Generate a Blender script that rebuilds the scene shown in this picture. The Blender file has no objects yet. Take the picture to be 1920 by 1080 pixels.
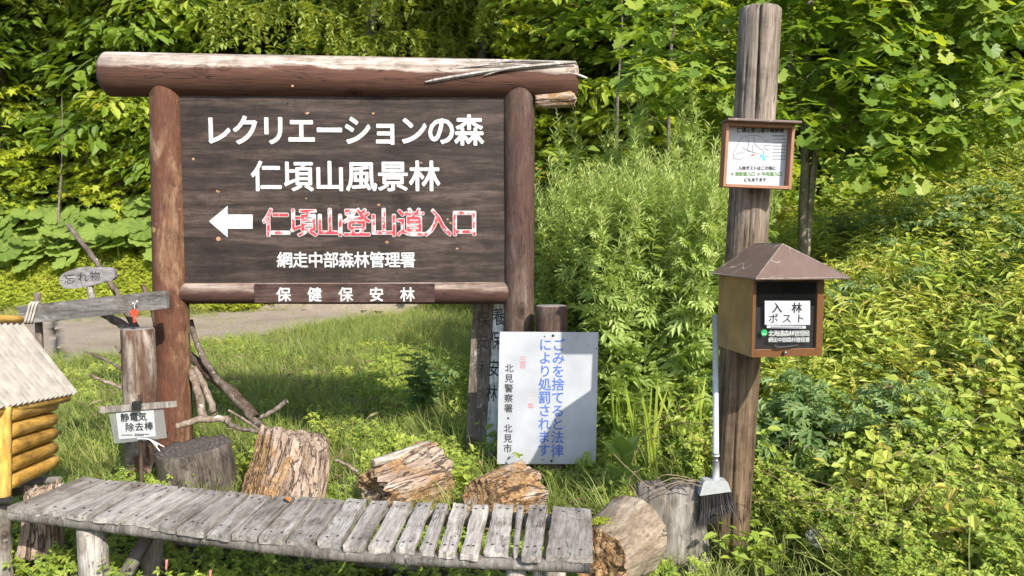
import bpy, math, random
import numpy as np
from mathutils import Vector, Matrix, Euler, noise as mn

SC = bpy.context.scene
COL = SC.collection
R = math.radians
# ------------------------------------------------------------------ camera, world, sun
F = 1387.0
PITCH = math.atan(100.0 / F)
CAMH = 1.5
cam = bpy.data.cameras.new('camera')
cam.sensor_width = 36.0
cam.lens = 36.0 * F / 1920.0
cam.clip_start = 0.05
cam.clip_end = 400
cam.dof.use_dof = True
cam.dof.focus_distance = 4.2
cam.dof.aperture_fstop = 4.5
camo = bpy.data.objects.new('camera', cam)
COL.objects.link(camo)
camo.location = (0, 0, CAMH)
camo.rotation_euler = (math.pi / 2 - PITCH, 0, 0)
SC.camera = camo

SUN_DIR = Vector((-0.62, 1.0, -0.88)).normalized()
W = bpy.data.worlds.new('World')
SC.world = W
W.use_nodes = True
nt = W.node_tree
bg = nt.nodes['Background']
sky = nt.nodes.new('ShaderNodeTexSky')
sky.sky_type = 'NISHITA'
sky.sun_disc = False
sky.sun_elevation = math.asin(-SUN_DIR.z)
sky.sun_rotation = math.atan2(-SUN_DIR.x, -SUN_DIR.y)
sky.air_density = 1.0
sky.dust_density = 1.0
nt.links.new(sky.outputs[0], bg.inputs[0])
bg.inputs[1].default_value = 0.15
sun = bpy.data.lights.new('sun', 'SUN')
sun.energy = 3.6
sun.angle = R(0.5)
sun.color = (1.0, 0.95, 0.86)
suno = bpy.data.objects.new('sun', sun)
COL.objects.link(suno)
suno.rotation_euler = SUN_DIR.to_track_quat('-Z', 'Y').to_euler()
SC.view_settings.view_transform = 'Standard'
SC.view_settings.look = 'None'
SC.view_settings.exposure = 1.0
SC.view_settings.gamma = 1.0
SC.cycles.max_bounces = 6
SC.cycles.transparent_max_bounces = 8
SC.cycles.diffuse_bounces = 4
SC.cycles.transmission_bounces = 4

RNG = np.random.default_rng(7)
random.seed(7)

# ------------------------------------------------------------------ placement helpers
_f = Vector((0, math.cos(PITCH), -math.sin(PITCH)))
_u = Vector((0, math.sin(PITCH), math.cos(PITCH)))


def ray(px, py):
    return _f + Vector((1, 0, 0)) * ((px - 960) / F) + _u * ((540 - py) / F)


def at(px, py, Y):
    d = ray(px, py)
    return Vector((0, 0, CAMH)) + d * (Y / d.y)


def hitz(px, py, z):
    d = ray(px, py)
    return Vector((0, 0, CAMH)) + d * ((z - CAMH) / d.z)


class Frame:
    """local frame: x right, y away, z up, at origin o turned by a about z"""
    def __init__(s, o, a=0.0, lean=0.0):
        s.M = Matrix.Translation(o) @ Matrix.Rotation(a, 4, 'Z') @ Matrix.Rotation(lean, 4, 'Y')
        s.I = s.M.inverted()

    def hit(s, px, py, yl=0.0):
        o = s.I @ Vector((0, 0, CAMH))
        d = (s.I.to_3x3() @ ray(px, py))
        return o + d * ((yl - o.y) / d.y)


# ------------------------------------------------------------------ terrain
def foot(y):
    return np.interp(y, [0, 2, 3.4, 5, 7, 9, 12, 15, 20, 40], [2.3, 1.75, 1.45, 0.75, 0.25, -0.1, -0.5, -1.3, -4.5, -14])


def hgt(x, y):
    x = np.asarray(x, float); y = np.asarray(y, float)
    d = np.maximum(0, (x - foot(y)) * 0.85)
    a = 0.44 * d * (d / (d + 0.5)) + 0.22 * np.maximum(0, d - 5)
    b = 0.62 * np.maximum(0, y - 14.4 + 0.06 * (x + 5)) 
    b = b - 0.12 * np.maximum(0, y - 18.5)
    s = np.maximum(a, b) + 0.28 * np.minimum(a, b)
    s = s + 0.02 * np.sin(x * 2.1 + 1) * np.sin(y * 1.7) + 0.035 * np.sin(x * .9) * np.sin(y * .8 + 2)
    return s


def tag(o, label=None, cat=None, group=None, kind=None):
    if label: o['label'] = label
    if cat: o['category'] = cat
    if group: o['group'] = group
    if kind: o['kind'] = kind
    return o


def root(name, label, cat, loc, group=None, M=None):
    o = bpy.data.objects.new(name, None)
    o.empty_display_size = 0.1
    COL.objects.link(o)
    if M is None:
        M = Matrix.Translation(Vector(loc))
    o.matrix_world = M
    o['_M'] = [c for r in M for c in r]
    return tag(o, label, cat, group)


def getM(o):
    v = list(o['_M'])
    return Matrix([v[0:4], v[4:8], v[8:12], v[12:16]])


def link(name, me, mats, M=None, parent=None, world=True):
    """link mesh; M = world matrix (or parent-local when world False)"""
    o = bpy.data.objects.new(name, me)
    COL.objects.link(o)
    if mats is not None and len(me.materials) == 0:
        for m in (mats if isinstance(mats, (list, tuple)) else [mats]):
            me.materials.append(m)
    if M is None:
        M = Matrix.Identity(4)
    if parent is not None:
        o.parent = parent
        pM = getM(parent)
        L = (pM.inverted() @ M) if world else M
        o.matrix_basis = L
        Wm = pM @ L
    else:
        o.matrix_basis = M
        Wm = M
    o['_M'] = [c for r in Wm for c in r]
    return o


def mesh_np(name, V, Ft, tone=None, midx=None, smooth=False):
    V = np.asarray(V, np.float32); Ft = np.asarray(Ft, np.int32)
    k = Ft.shape[1]
    me = bpy.data.meshes.new(name)
    me.vertices.add(len(V)); me.vertices.foreach_set('co', V.ravel())
    me.loops.add(Ft.size); me.loops.foreach_set('vertex_index', Ft.ravel())
    me.polygons.add(len(Ft))
    me.polygons.foreach_set('loop_start', np.arange(0, Ft.size, k, dtype=np.int32))
    if midx is not None:
        me.polygons.foreach_set('material_index', np.asarray(midx, np.int32))
    me.polygons.foreach_set('use_smooth', np.full(len(Ft), smooth))
    if tone is not None:
        a = me.attributes.new('tone', 'FLOAT', 'POINT')
        a.data.foreach_set('value', np.asarray(tone, np.float32))
    me.update(calc_edges=True)
    return me


def mesh_py(name, V, Fs, smooth=False, mi=None, sharp=None):
    me = bpy.data.meshes.new(name)
    me.from_pydata([tuple(v) for v in V], [], Fs)
    if smooth:
        for p in me.polygons: p.use_smooth = True
    if mi:
        for p, m in zip(me.polygons, mi): p.material_index = m
    me.update()
    return me


def box_mesh(name, x0, x1, y0, y1, z0, z1, bev=0.0):
    if bev <= 0:
        V = [(x, y, z) for z in (z0, z1) for y in (y0, y1) for x in (x0, x1)]
        Fs = [(0, 2, 3, 1), (4, 5, 7, 6), (0, 1, 5, 4), (2, 6, 7, 3), (0, 4, 6, 2), (1, 3, 7, 5)]
        return mesh_py(name, V, Fs)
    import bmesh
    bm = bmesh.new()
    vs = [bm.verts.new((x, y, z)) for z in (z0, z1) for y in (y0, y1) for x in (x0, x1)]
    for f in [(0, 2, 3, 1), (4, 5, 7, 6), (0, 1, 5, 4), (2, 6, 7, 3), (0, 4, 6, 2), (1, 3, 7, 5)]:
        bm.faces.new([vs[i] for i in f])
    bmesh.ops.bevel(bm, geom=bm.edges[:], offset=bev, segments=2, profile=0.5, affect='EDGES')
    me = bpy.data.meshes.new(name)
    bm.to_mesh(me); bm.free()
    return me


# ------------------------------------------------------------------ materials
def newmat(name):
    m = bpy.data.materials.new(name)
    m.use_nodes = True
    n = m.node_tree
    b = n.nodes['Principled BSDF']
    return m, n, b


def pmat(name, col, rough=0.6, metal=0.0, spec=0.5, noise=0.0, nscale=30, bump=0.0):
    m, n, b = newmat(name)
    b.inputs['Base Color'].default_value = (*col, 1)
    b.inputs['Roughness'].default_value = rough
    b.inputs['Metallic'].default_value = metal
    b.inputs['Specular IOR Level'].default_value = spec
    if noise or bump:
        tc = n.nodes.new('ShaderNodeTexCoord')
        t = n.nodes.new('ShaderNodeTexNoise'); t.inputs['Scale'].default_value = nscale
        t.inputs['Detail'].default_value = 6
        n.links.new(tc.outputs['Object'], t.inputs['Vector'])
        if noise:
            r = n.nodes.new('ShaderNodeValToRGB')
            r.color_ramp.elements[0].position = 0.3; r.color_ramp.elements[1].position = 0.7
            r.color_ramp.elements[0].color = (*[c * (1 - noise) for c in col], 1)
            r.color_ramp.elements[1].color = (*[min(1, c * (1 + noise * .5)) for c in col], 1)
            n.links.new(t.outputs['Fac'], r.inputs[0]); n.links.new(r.outputs[0], b.inputs['Base Color'])
        if bump:
            bp = n.nodes.new('ShaderNodeBump'); bp.inputs['Strength'].default_value = bump
            bp.inputs['Distance'].default_value = 0.005
            n.links.new(t.outputs['Fac'], bp.inputs['Height']); n.links.new(bp.outputs[0], b.inputs['Normal'])
    return m


def ramp(n, els):
    r = n.nodes.new('ShaderNodeValToRGB')
    e = r.color_ramp.elements
    while len(e) < len(els): e.new(0.5)
    for k, (p, c) in enumerate(els):
        e[k].position = p
        e[k].color = (*c, 1) if len(c) == 3 else c
    return r


def mathn(n, op, a, b=None, clamp=False):
    m = n.nodes.new('ShaderNodeMath'); m.operation = op; m.use_clamp = clamp
    for i, v in enumerate((a, b)):
        if v is None: continue
        if isinstance(v, (int, float)): m.inputs[i].default_value = v
        else: n.links.new(v, m.inputs[i])
    return m.outputs[0]


def mixc(n, fac, a, b, mode='MIX'):
    m = n.nodes.new('ShaderNodeMix'); m.data_type = 'RGBA'; m.blend_type = mode
    if isinstance(fac, (int, float)): m.inputs[0].default_value = fac
    else: n.links.new(fac, m.inputs[0])
    for i, v in ((6, a), (7, b)):
        if isinstance(v, tuple): m.inputs[i].default_value = (*v, 1)
        else: n.links.new(v, m.inputs[i])
    return m.outputs[2]


def noise_t(n, vec, scale, detail=5, rough=0.55, dist=0.0):
    t = n.nodes.new('ShaderNodeTexNoise')
    t.inputs['Scale'].default_value = scale; t.inputs['Detail'].default_value = detail
    t.inputs['Roughness'].default_value = rough; t.inputs['Distortion'].default_value = dist
    n.links.new(vec, t.inputs['Vector'])
    return t.outputs['Fac']


def obj_vec(n, sc, axis='Z', stretch=1.0):
    tc = n.nodes.new('ShaderNodeTexCoord')
    oi = n.nodes.new('ShaderNodeObjectInfo')
    off = mathn(n, 'MULTIPLY', oi.outputs['Random'], 41.0)
    ad = n.nodes.new('ShaderNodeVectorMath'); ad.operation = 'ADD'
    cb = n.nodes.new('ShaderNodeCombineXYZ')
    for i in range(3): n.links.new(off, cb.inputs[i])
    n.links.new(tc.outputs['Object'], ad.inputs[0]); n.links.new(cb.outputs[0], ad.inputs[1])
    mp = n.nodes.new('ShaderNodeMapping')
    s = [sc, sc, sc]; s['XYZ'.index(axis)] = sc / stretch
    mp.inputs['Scale'].default_value = s
    n.links.new(ad.outputs[0], mp.inputs['Vector'])
    return mp.outputs[0], ad.outputs[0], tc


def wood(name, cols, paint=None, pamt=0.5, upw=0.0, axis='Z', scale=14, stretch=14, crack=0.012, bump=0.5,
         rough=0.8, speck=0.0, spots=None, lich=0.0, pscale=3.0):
    m, n, b = newmat(name)
    v, raw, tc = obj_vec(n, scale, axis, stretch * 0.62)
    n1 = noise_t(n, v, 1.0, 7, 0.62, 0.5)
    n2 = noise_t(n, v, 5.0, 8, 0.72, 0.25)
    k = len(cols)
    r = ramp(n, [(0.3 + 0.4 * i / (k - 1), c) for i, c in enumerate(cols)])
    n.links.new(n1, r.inputs[0])
    f2 = ramp(n, [(0.32, (0.42, 0.42, 0.42)), (0.5, (0.95, 0.95, 0.95)), (0.68, (1.35, 1.35, 1.35))])
    n.links.new(n2, f2.inputs[0])
    col = mixc(n, 0.9, r.outputs[0], f2.outputs[0], 'MULTIPLY')
    oi_ = n.nodes.new('ShaderNodeObjectInfo')
    vr = ramp(n, [(0.0, (0.72, 0.70, 0.68)), (0.5, (0.95, 0.95, 0.95)), (1.0, (1.22, 1.2, 1.16))]); n.links.new(oi_.outputs['Random'], vr.inputs[0])
    col = mixc(n, 1.0, col, vr.outputs[0], 'MULTIPLY')
    stn = ramp(n, [(0.36, (0.62, 0.60, 0.56)), (0.52, (1, 1, 1))]); n.links.new(noise_t(n, raw, 8.0, 6, 0.7), stn.inputs[0])
    col = mixc(n, 0.9, col, stn.outputs[0], 'MULTIPLY')
    bk = ramp(n, [(0.66, (1, 1, 1)), (0.72, (0.35, 0.33, 0.31))]); n.links.new(noise_t(n, raw, 70.0, 3, 0.6), bk.inputs[0])
    col = mixc(n, 0.8, col, bk.outputs[0], 'MULTIPLY')
    if paint:
        mp = n.nodes.new('ShaderNodeMapping')
        s = [pscale] * 3; s['XYZ'.index(axis)] = pscale * 0.3
        mp.inputs['Scale'].default_value = s
        n.links.new(raw, mp.inputs['Vector'])
        pn = noise_t(n, mp.outputs[0], 1.0, 9, 0.62, 0.8)
        if upw:
            g = n.nodes.new('ShaderNodeNewGeometry')
            sp = n.nodes.new('ShaderNodeSeparateXYZ'); n.links.new(g.outputs['Normal'], sp.inputs[0])
            pn = mathn(n, 'SUBTRACT', pn, mathn(n, 'MULTIPLY', sp.outputs[2], upw))
        pr = ramp(n, [(max(0.0, 0.5 - pamt * 0.5 + 0.0), (0, 0, 0)), (min(1, 0.5 - pamt * 0.5 + 0.1), (1, 1, 1))])
        n.links.new(pn, pr.inputs[0])
        pc = mixc(n, 0.7, mixc(n, n1, tuple(c * 0.45 for c in paint), tuple(min(1, c * 1.5) for c in paint)), f2.outputs[0], 'MULTIPLY')
        col = mixc(n, pr.outputs[0], col, pc)
    # knots
    km = n.nodes.new('ShaderNodeMapping'); ks = [4.5] * 3; ks['XYZ'.index(axis)] = 2.6; km.inputs['Scale'].default_value = ks
    n.links.new(raw, km.inputs['Vector'])
    kv = n.nodes.new('ShaderNodeTexVoronoi'); kv.inputs['Scale'].default_value = 1.0; n.links.new(km.outputs[0], kv.inputs['Vector'])
    kd = mathn(n, 'ADD', kv.outputs['Distance'], mathn(n, 'MULTIPLY', mathn(n, 'SUBTRACT', n1, 0.5), 0.12))
    kr = ramp(n, [(0.05, (0.28, 0.24, 0.2)), (0.10, (0.8, 0.75, 0.7)), (0.13, (0.55, 0.5, 0.46)), (0.17, (1, 1, 1))]); n.links.new(kd, kr.inputs[0])
    col = mixc(n, 0.9, col, kr.outputs[0], 'MULTIPLY')
    if spots:
        vo = noise_t(n, raw, 9.0, 3, 0.5)
        sr = ramp(n, [(0.68, (0, 0, 0)), (0.72, (1, 1, 1))]); n.links.new(vo, sr.inputs[0])
        col = mixc(n, sr.outputs[0], col, spots)
    if lich:
        lo = noise_t(n, raw, 26.0, 6, 0.7)
        sr = ramp(n, [(0.60, (0, 0, 0)), (0.68, (lich,) * 3)]); n.links.new(lo, sr.inputs[0])
        col = mixc(n, sr.outputs[0], col, (0.62, 0.62, 0.55))
    # cracks
    n3 = noise_t(n, v, 1.7, 3, 0.5, 0.3)
    cr = mathn(n, 'ABSOLUTE', mathn(n, 'SUBTRACT', n3, 0.5))
    cm = ramp(n, [(crack * 0.4, (1, 1, 1)), (crack, (0, 0, 0))])
    n.links.new(cr, cm.inputs[0])
    gate = ramp(n, [(0.5, (0, 0, 0)), (0.6, (1, 1, 1))])
    n.links.new(noise_t(n, raw, 5.0, 2), gate.inputs[0])
    cmk = mathn(n, 'MULTIPLY', cm.outputs[0], gate.outputs[0])
    col = mixc(n, mathn(n, 'MULTIPLY', cmk, 0.75), col, (0.02, 0.014, 0.01))
    n.links.new(col, b.inputs['Base Color'])
    b.inputs['Roughness'].default_value = rough
    b.inputs['Specular IOR Level'].default_value = 0.3
    h = mathn(n, 'SUBTRACT', mathn(n, 'ADD', mathn(n, 'MULTIPLY', n1, 0.6), mathn(n, 'MULTIPLY', n2, 0.5)), mathn(n, 'MULTIPLY', cmk, 1.2))
    bp = n.nodes.new('ShaderNodeBump'); bp.inputs['Strength'].default_value = bump; bp.inputs['Distance'].default_value = 0.006
    n.links.new(h, bp.inputs['Height']); n.links.new(bp.outputs[0], b.inputs['Normal'])
    return m


def endgrain(name, c1, c2, k=220, rough=0.85):
    m, n, b = newmat(name)
    v, raw, tc = obj_vec(n, 1.0)
    sp = n.nodes.new('ShaderNodeSeparateXYZ'); n.links.new(tc.outputs['Object'], sp.inputs[0])
    x, y = sp.outputs[0], sp.outputs[1]
    r = mathn(n, 'SQRT', mathn(n, 'ADD', mathn(n, 'MULTIPLY', x, x), mathn(n, 'MULTIPLY', y, y)))
    nn = noise_t(n, raw, 12, 4)
    w = mathn(n, 'SINE', mathn(n, 'ADD', mathn(n, 'MULTIPLY', r, k), mathn(n, 'MULTIPLY', nn, 8)))
    fr = ramp(n, [(0.0, c1), (1.0, c2)])
    n.links.new(mathn(n, 'ADD', mathn(n, 'MULTIPLY', w, 0.3), mathn(n, 'MULTIPLY', noise_t(n, raw, 40, 6, .7), 0.9)), fr.inputs[0])
    an = mathn(n, 'ARCTAN2', y, x)
    cr = mathn(n, 'ABSOLUTE', mathn(n, 'SINE', mathn(n, 'ADD', mathn(n, 'MULTIPLY', an, 4.0), mathn(n, 'MULTIPLY', nn, 5))))
    cm = ramp(n, [(0.0, (1, 1, 1)), (0.10, (0, 0, 0))]); n.links.new(cr, cm.inputs[0])
    col = mixc(n, mathn(n, 'MULTIPLY', cm.outputs[0], 0.6), fr.outputs[0], (0.03, 0.02, 0.015))
    n.links.new(col, b.inputs['Base Color']); b.inputs['Roughness'].default_value = rough
    bp = n.nodes.new('ShaderNodeBump'); bp.inputs['Strength'].default_value = 0.5; bp.inputs['Distance'].default_value = 0.004
    n.links.new(mathn(n, 'SUBTRACT', w, mathn(n, 'MULTIPLY', cm.outputs[0], 3)), bp.inputs['Height'])
    n.links.new(bp.outputs[0], b.inputs['Normal'])
    return m


def leafmat(name, dark, mid, light, trans=0.38, rough=0.5, spec=0.35, tcol=None, patch=True):
    m, n, b = newmat(name)
    at_ = n.nodes.new('ShaderNodeAttribute'); at_.attribute_name = 'tone'
    oi = n.nodes.new('ShaderNodeObjectInfo')
    t = mathn(n, 'ADD', at_.outputs['Fac'], mathn(n, 'MULTIPLY', mathn(n, 'SUBTRACT', oi.outputs['Random'], 0.5), 0.18))
    r = ramp(n, [(0.0, dark), (0.5, mid), (0.92, light), (1.0, (0.44, 0.38, 0.08))])
    n.links.new(t, r.inputs[0])
    n.links.new(r.outputs[0], b.inputs['Base Color'])
    b.inputs['Roughness'].default_value = rough
    b.inputs['Specular IOR Level'].default_value = spec
    tr = n.nodes.new('ShaderNodeBsdfTranslucent')
    tc = mixc(n, 1.0, r.outputs[0], tcol or (1.5, 1.35, 0.5), 'MULTIPLY')
    n.links.new(tc, tr.inputs['Color'])
    mx = n.nodes.new('ShaderNodeMixShader'); mx.inputs[0].default_value = trans
    n.links.new(b.outputs[0], mx.inputs[1]); n.links.new(tr.outputs[0], mx.inputs[2])
    n.links.new(mx.outputs[0], n.nodes['Material Output'].inputs['Surface'])
    return m


M = {}
M['post_left'] = wood('brown_paint_worn', [(0.10, 0.058, 0.035), (0.25, 0.14, 0.075), (0.38, 0.28, 0.19)], paint=(0.115, 0.048, 0.027), pamt=0.22, scale=16, stretch=7, spots=(0.36, 0.22, 0.10), pscale=5)
M['post_right'] = wood('brown_stain_worn', [(0.065, 0.043, 0.032), (0.115, 0.072, 0.054), (0.187, 0.144, 0.122)], paint=(0.085, 0.045, 0.035), pamt=0.1, scale=22, stretch=14, crack=0.02)
M['beam'] = wood('beam_wood', [(0.20, 0.15, 0.125), (0.40, 0.325, 0.275), (0.60, 0.515, 0.45)], paint=(0.100, 0.046, 0.030), pamt=0.24, upw=0.55, scale=13, stretch=22, crack=0.014)
M['rail'] = wood('rail_wood', [(0.12, 0.085, 0.07), (0.24, 0.175, 0.14), (0.38, 0.30, 0.25)], paint=(0.070, 0.034, 0.025), pamt=0.2, upw=0.4, scale=16, stretch=18)
M['panel'] = wood('panel_wood', [(0.016, 0.011, 0.009), (0.036, 0.024, 0.019), (0.090, 0.064, 0.053)], axis='X', scale=15, stretch=14, crack=0.006, bump=0.35, rough=0.62, spots=None, speck=1)
M['plate_brown'] = wood('carved_brown', [(0.068, 0.038, 0.030), (0.105, 0.060, 0.049), (0.165, 0.120, 0.105)], axis='X', scale=16, stretch=12)
M['grey'] = wood('grey_wood', [(0.205, 0.18, 0.155), (0.37, 0.335, 0.30), (0.51, 0.475, 0.435)], scale=24, stretch=16, crack=0.014, bump=0.6, lich=0.25)
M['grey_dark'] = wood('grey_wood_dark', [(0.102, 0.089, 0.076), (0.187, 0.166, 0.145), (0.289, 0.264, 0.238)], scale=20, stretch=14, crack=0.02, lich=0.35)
M['pole'] = wood('pole_wood', [(0.15, 0.11, 0.08), (0.30, 0.235, 0.18), (0.46, 0.39, 0.32)], scale=17, stretch=26, crack=0.02, bump=0.7)
M['pole_low'] = wood('pole_wood_stained', [(0.10, 0.065, 0.04), (0.20, 0.13, 0.08), (0.32, 0.23, 0.15)], scale=15, stretch=18, crack=0.02, bump=0.6)
M['branch'] = wood('branch_bark', [(0.09, 0.065, 0.05), (0.18, 0.14, 0.11), (0.30, 0.26, 0.22)], scale=40, stretch=5, lich=0.6)
M['branch_dark'] = wood('branch_bark_dark', [(0.045, 0.03, 0.022), (0.10, 0.065, 0.045), (0.18, 0.13, 0.1)], scale=40, stretch=6)
M['branch_pale'] = wood('branch_bark_pale', [(0.150, 0.098, 0.068), (0.270, 0.203, 0.150), (0.375, 0.330, 0.285)], scale=30, stretch=4, lich=0.8)
M['bark'] = wood('tree_bark', [(0.05, 0.04, 0.03), (0.12, 0.10, 0.075), (0.22, 0.19, 0.15)], scale=10, stretch=5, lich=0.5)
M['stump_side'] = wood('stump_side', [(0.053, 0.042, 0.034), (0.105, 0.087, 0.071), (0.169, 0.148, 0.126)], scale=26, stretch=9, crack=0.03)
M['stump_top'] = endgrain('stump_top', (0.045, 0.036, 0.03), (0.13, 0.105, 0.09))
M['end_pale'] = endgrain('end_pale', (0.26, 0.19, 0.13), (0.46, 0.37, 0.27), k=260)
M['end_grey'] = endgrain('end_grey', (0.18, 0.15, 0.13), (0.36, 0.32, 0.28), k=260)
M['slat_yellow'] = wood('yellow_log', [(0.38, 0.19, 0.035), (0.56, 0.32, 0.065), (0.66, 0.43, 0.14)], scale=14, stretch=9, crack=0.006, bump=0.25, rough=0.5)
M['straw'] = pmat('dry_straw', (0.42, 0.33, 0.2), 0.8, noise=0.5, nscale=20)
M['white_paint'] = pmat('white_paint', (0.50, 0.50, 0.485), 0.55, noise=0.28, nscale=28)
M['black_ink'] = pmat('black_ink', (0.015, 0.015, 0.016), 0.5)
M['blue_ink'] = pmat('blue_ink', (0.07, 0.14, 0.46), 0.5, noise=0.3, nscale=60)
M['red_ink'] = pmat('red_ink', (0.55, 0.10, 0.11), 0.5, noise=0.3, nscale=90)
M['faded_ink'] = pmat('faded_ink', (0.62, 0.50, 0.50), 0.6)
M['green_ink'] = pmat('green_ink', (0.10, 0.22, 0.05), 0.6)
M['map_blue'] = pmat('map_blue', (0.12, 0.45, 0.68), 0.6)
M['map_red'] = pmat('map_red', (0.65, 0.12, 0.12), 0.6)
M['roof_lip'] = pmat('worn_roof_lip', (0.30, 0.24, 0.20), .6, noise=.5, nscale=40)
M['map_line'] = pmat('map_line', (0.12, 0.12, 0.13), 0.6)
M['bristle'] = pmat('bristle', (0.018, 0.014, 0.012), 0.5)
M['plastic_white'] = pmat('white_plastic', (0.38, 0.39, 0.38), 0.35, noise=0.12, nscale=40)
M['plastic_blue'] = pmat('pale_tube', (0.46, 0.50, 0.54), 0.3, noise=0.1, nscale=20)
M['metal_plate'] = pmat('sign_metal', (0.43, 0.44, 0.46), 0.38, noise=0.2, nscale=5, bump=.25)
M['metal_edge'] = pmat('bolt_metal', (0.25, 0.25, 0.25), 0.4, metal=0.8)
M['rust'] = pmat('rusty_nail', (0.035, 0.025, 0.02), 0.7)
M['copper'] = pmat('brown_metal', (0.26, 0.11, 0.035), 0.38, noise=0.12, nscale=12)
M['gold_side'] = pmat('ochre_metal', (0.30, 0.18, 0.055), 0.42, noise=0.35, nscale=9)
M['frame_brown'] = pmat('frame_brown', (0.30, 0.135, 0.07), 0.5, noise=0.15, nscale=20)
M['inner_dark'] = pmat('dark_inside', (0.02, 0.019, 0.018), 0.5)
M['paper'] = pmat('paper_white', (0.45, 0.46, 0.47), 0.5)
M['rope'] = pmat('rope', (0.48, 0.43, 0.36), 0.9, noise=0.4, nscale=200)
M['string'] = pmat('string', (0.75, 0.73, 0.70), 0.8)
M['orange'] = pmat('orange_plastic', (0.75, 0.07, 0.03), 0.4)
M['green_logo'] = pmat('green_logo', (0.02, 0.33, 0.09), 0.4)
M['flower_y'] = pmat('yellow_petal', (0.85, 0.68, 0.02), 0.5)
M['flower_p'] = pmat('pink_spike', (0.62, 0.2, 0.22), 0.6)


def mk_roofpaint():
    m, n, b = newmat('roof_paint')
    v, raw, tc = obj_vec(n, 1)
    vo = n.nodes.new('ShaderNodeTexVoronoi'); vo.feature = 'DISTANCE_TO_EDGE'; vo.inputs['Scale'].default_value = 9
    wv = n.nodes.new('ShaderNodeVectorMath'); wv.operation = 'ADD'
    nz = n.nodes.new('ShaderNodeTexNoise'); nz.inputs['Scale'].default_value = 5
    n.links.new(raw, nz.inputs['Vector'])
    sc_ = n.nodes.new('ShaderNodeVectorMath'); sc_.operation = 'SCALE'; sc_.inputs[3].default_value = 0.25
    n.links.new(nz.outputs['Color'], sc_.inputs[0])
    n.links.new(raw, wv.inputs[0]); n.links.new(sc_.outputs[0], wv.inputs[1]); n.links.new(wv.outputs[0], vo.inputs['Vector'])
    cr = ramp(n, [(0.004, (1, 1, 1)), (0.016, (0, 0, 0))]); n.links.new(vo.outputs['Distance'], cr.inputs[0])
    g = ramp(n, [(0.48, (0, 0, 0)), (0.58, (1, 1, 1))]); n.links.new(noise_t(n, raw, 6, 3), g.inputs[0])
    base = mixc(n, noise_t(n, raw, 14, 6, .7), (0.10, 0.060, 0.044), (0.19, 0.125, 0.098))
    col = mixc(n, mathn(n, 'MULTIPLY', mathn(n, 'MULTIPLY', cr.outputs[0], g.outputs[0]), 0.8), base, (0.55, 0.5, 0.44))
    n.links.new(col, b.inputs['Base Color']); b.inputs['Roughness'].default_value = 0.45
    return m


M['roof_paint'] = mk_roofpaint()


def mk_flaky_white():
    m, n, b = newmat('flaky_white_letters')
    v, raw, tc = obj_vec(n, 1)
    a = ramp(n, [(0.3, (0.40, 0.39, 0.37)), (0.6, (0.56, 0.56, 0.545))]); n.links.new(noise_t(n, raw, 9, 6, .7), a.inputs[0])
    f = ramp(n, [(0.62, (0, 0, 0)), (0.66, (1, 1, 1))]); n.links.new(noise_t(n, raw, 85, 5, .65), f.inputs[0])
    c = mixc(n, f.outputs[0], a.outputs[0], (0.10, 0.07, 0.06))
    n.links.new(c, b.inputs['Base Color']); b.inputs['Roughness'].default_value = .6
    bp = n.nodes.new('ShaderNodeBump'); bp.inputs['Strength'].default_value = .5; bp.inputs['Distance'].default_value = .002
    n.links.new(noise_t(n, raw, 60, 4, .6), bp.inputs['Height']); n.links.new(bp.outputs[0], b.inputs['Normal'])
    return m


def mk_redletters():
    m, n, b = newmat('red_worn_letters')
    v, raw, tc = obj_vec(n, 1)
    r = ramp(n, [(0.42, (0.54, 0.47, 0.47)), (0.50, (0.48, 0.035, 0.045))])
    n.links.new(noise_t(n, raw, 17, 4, 0.7, 0.3), r.inputs[0])
    n.links.new(r.outputs[0], b.inputs['Base Color']); b.inputs['Roughness'].default_value = 0.6
    return m


M['red_letters'] = mk_redletters()
M['letters'] = mk_flaky_white()


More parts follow.
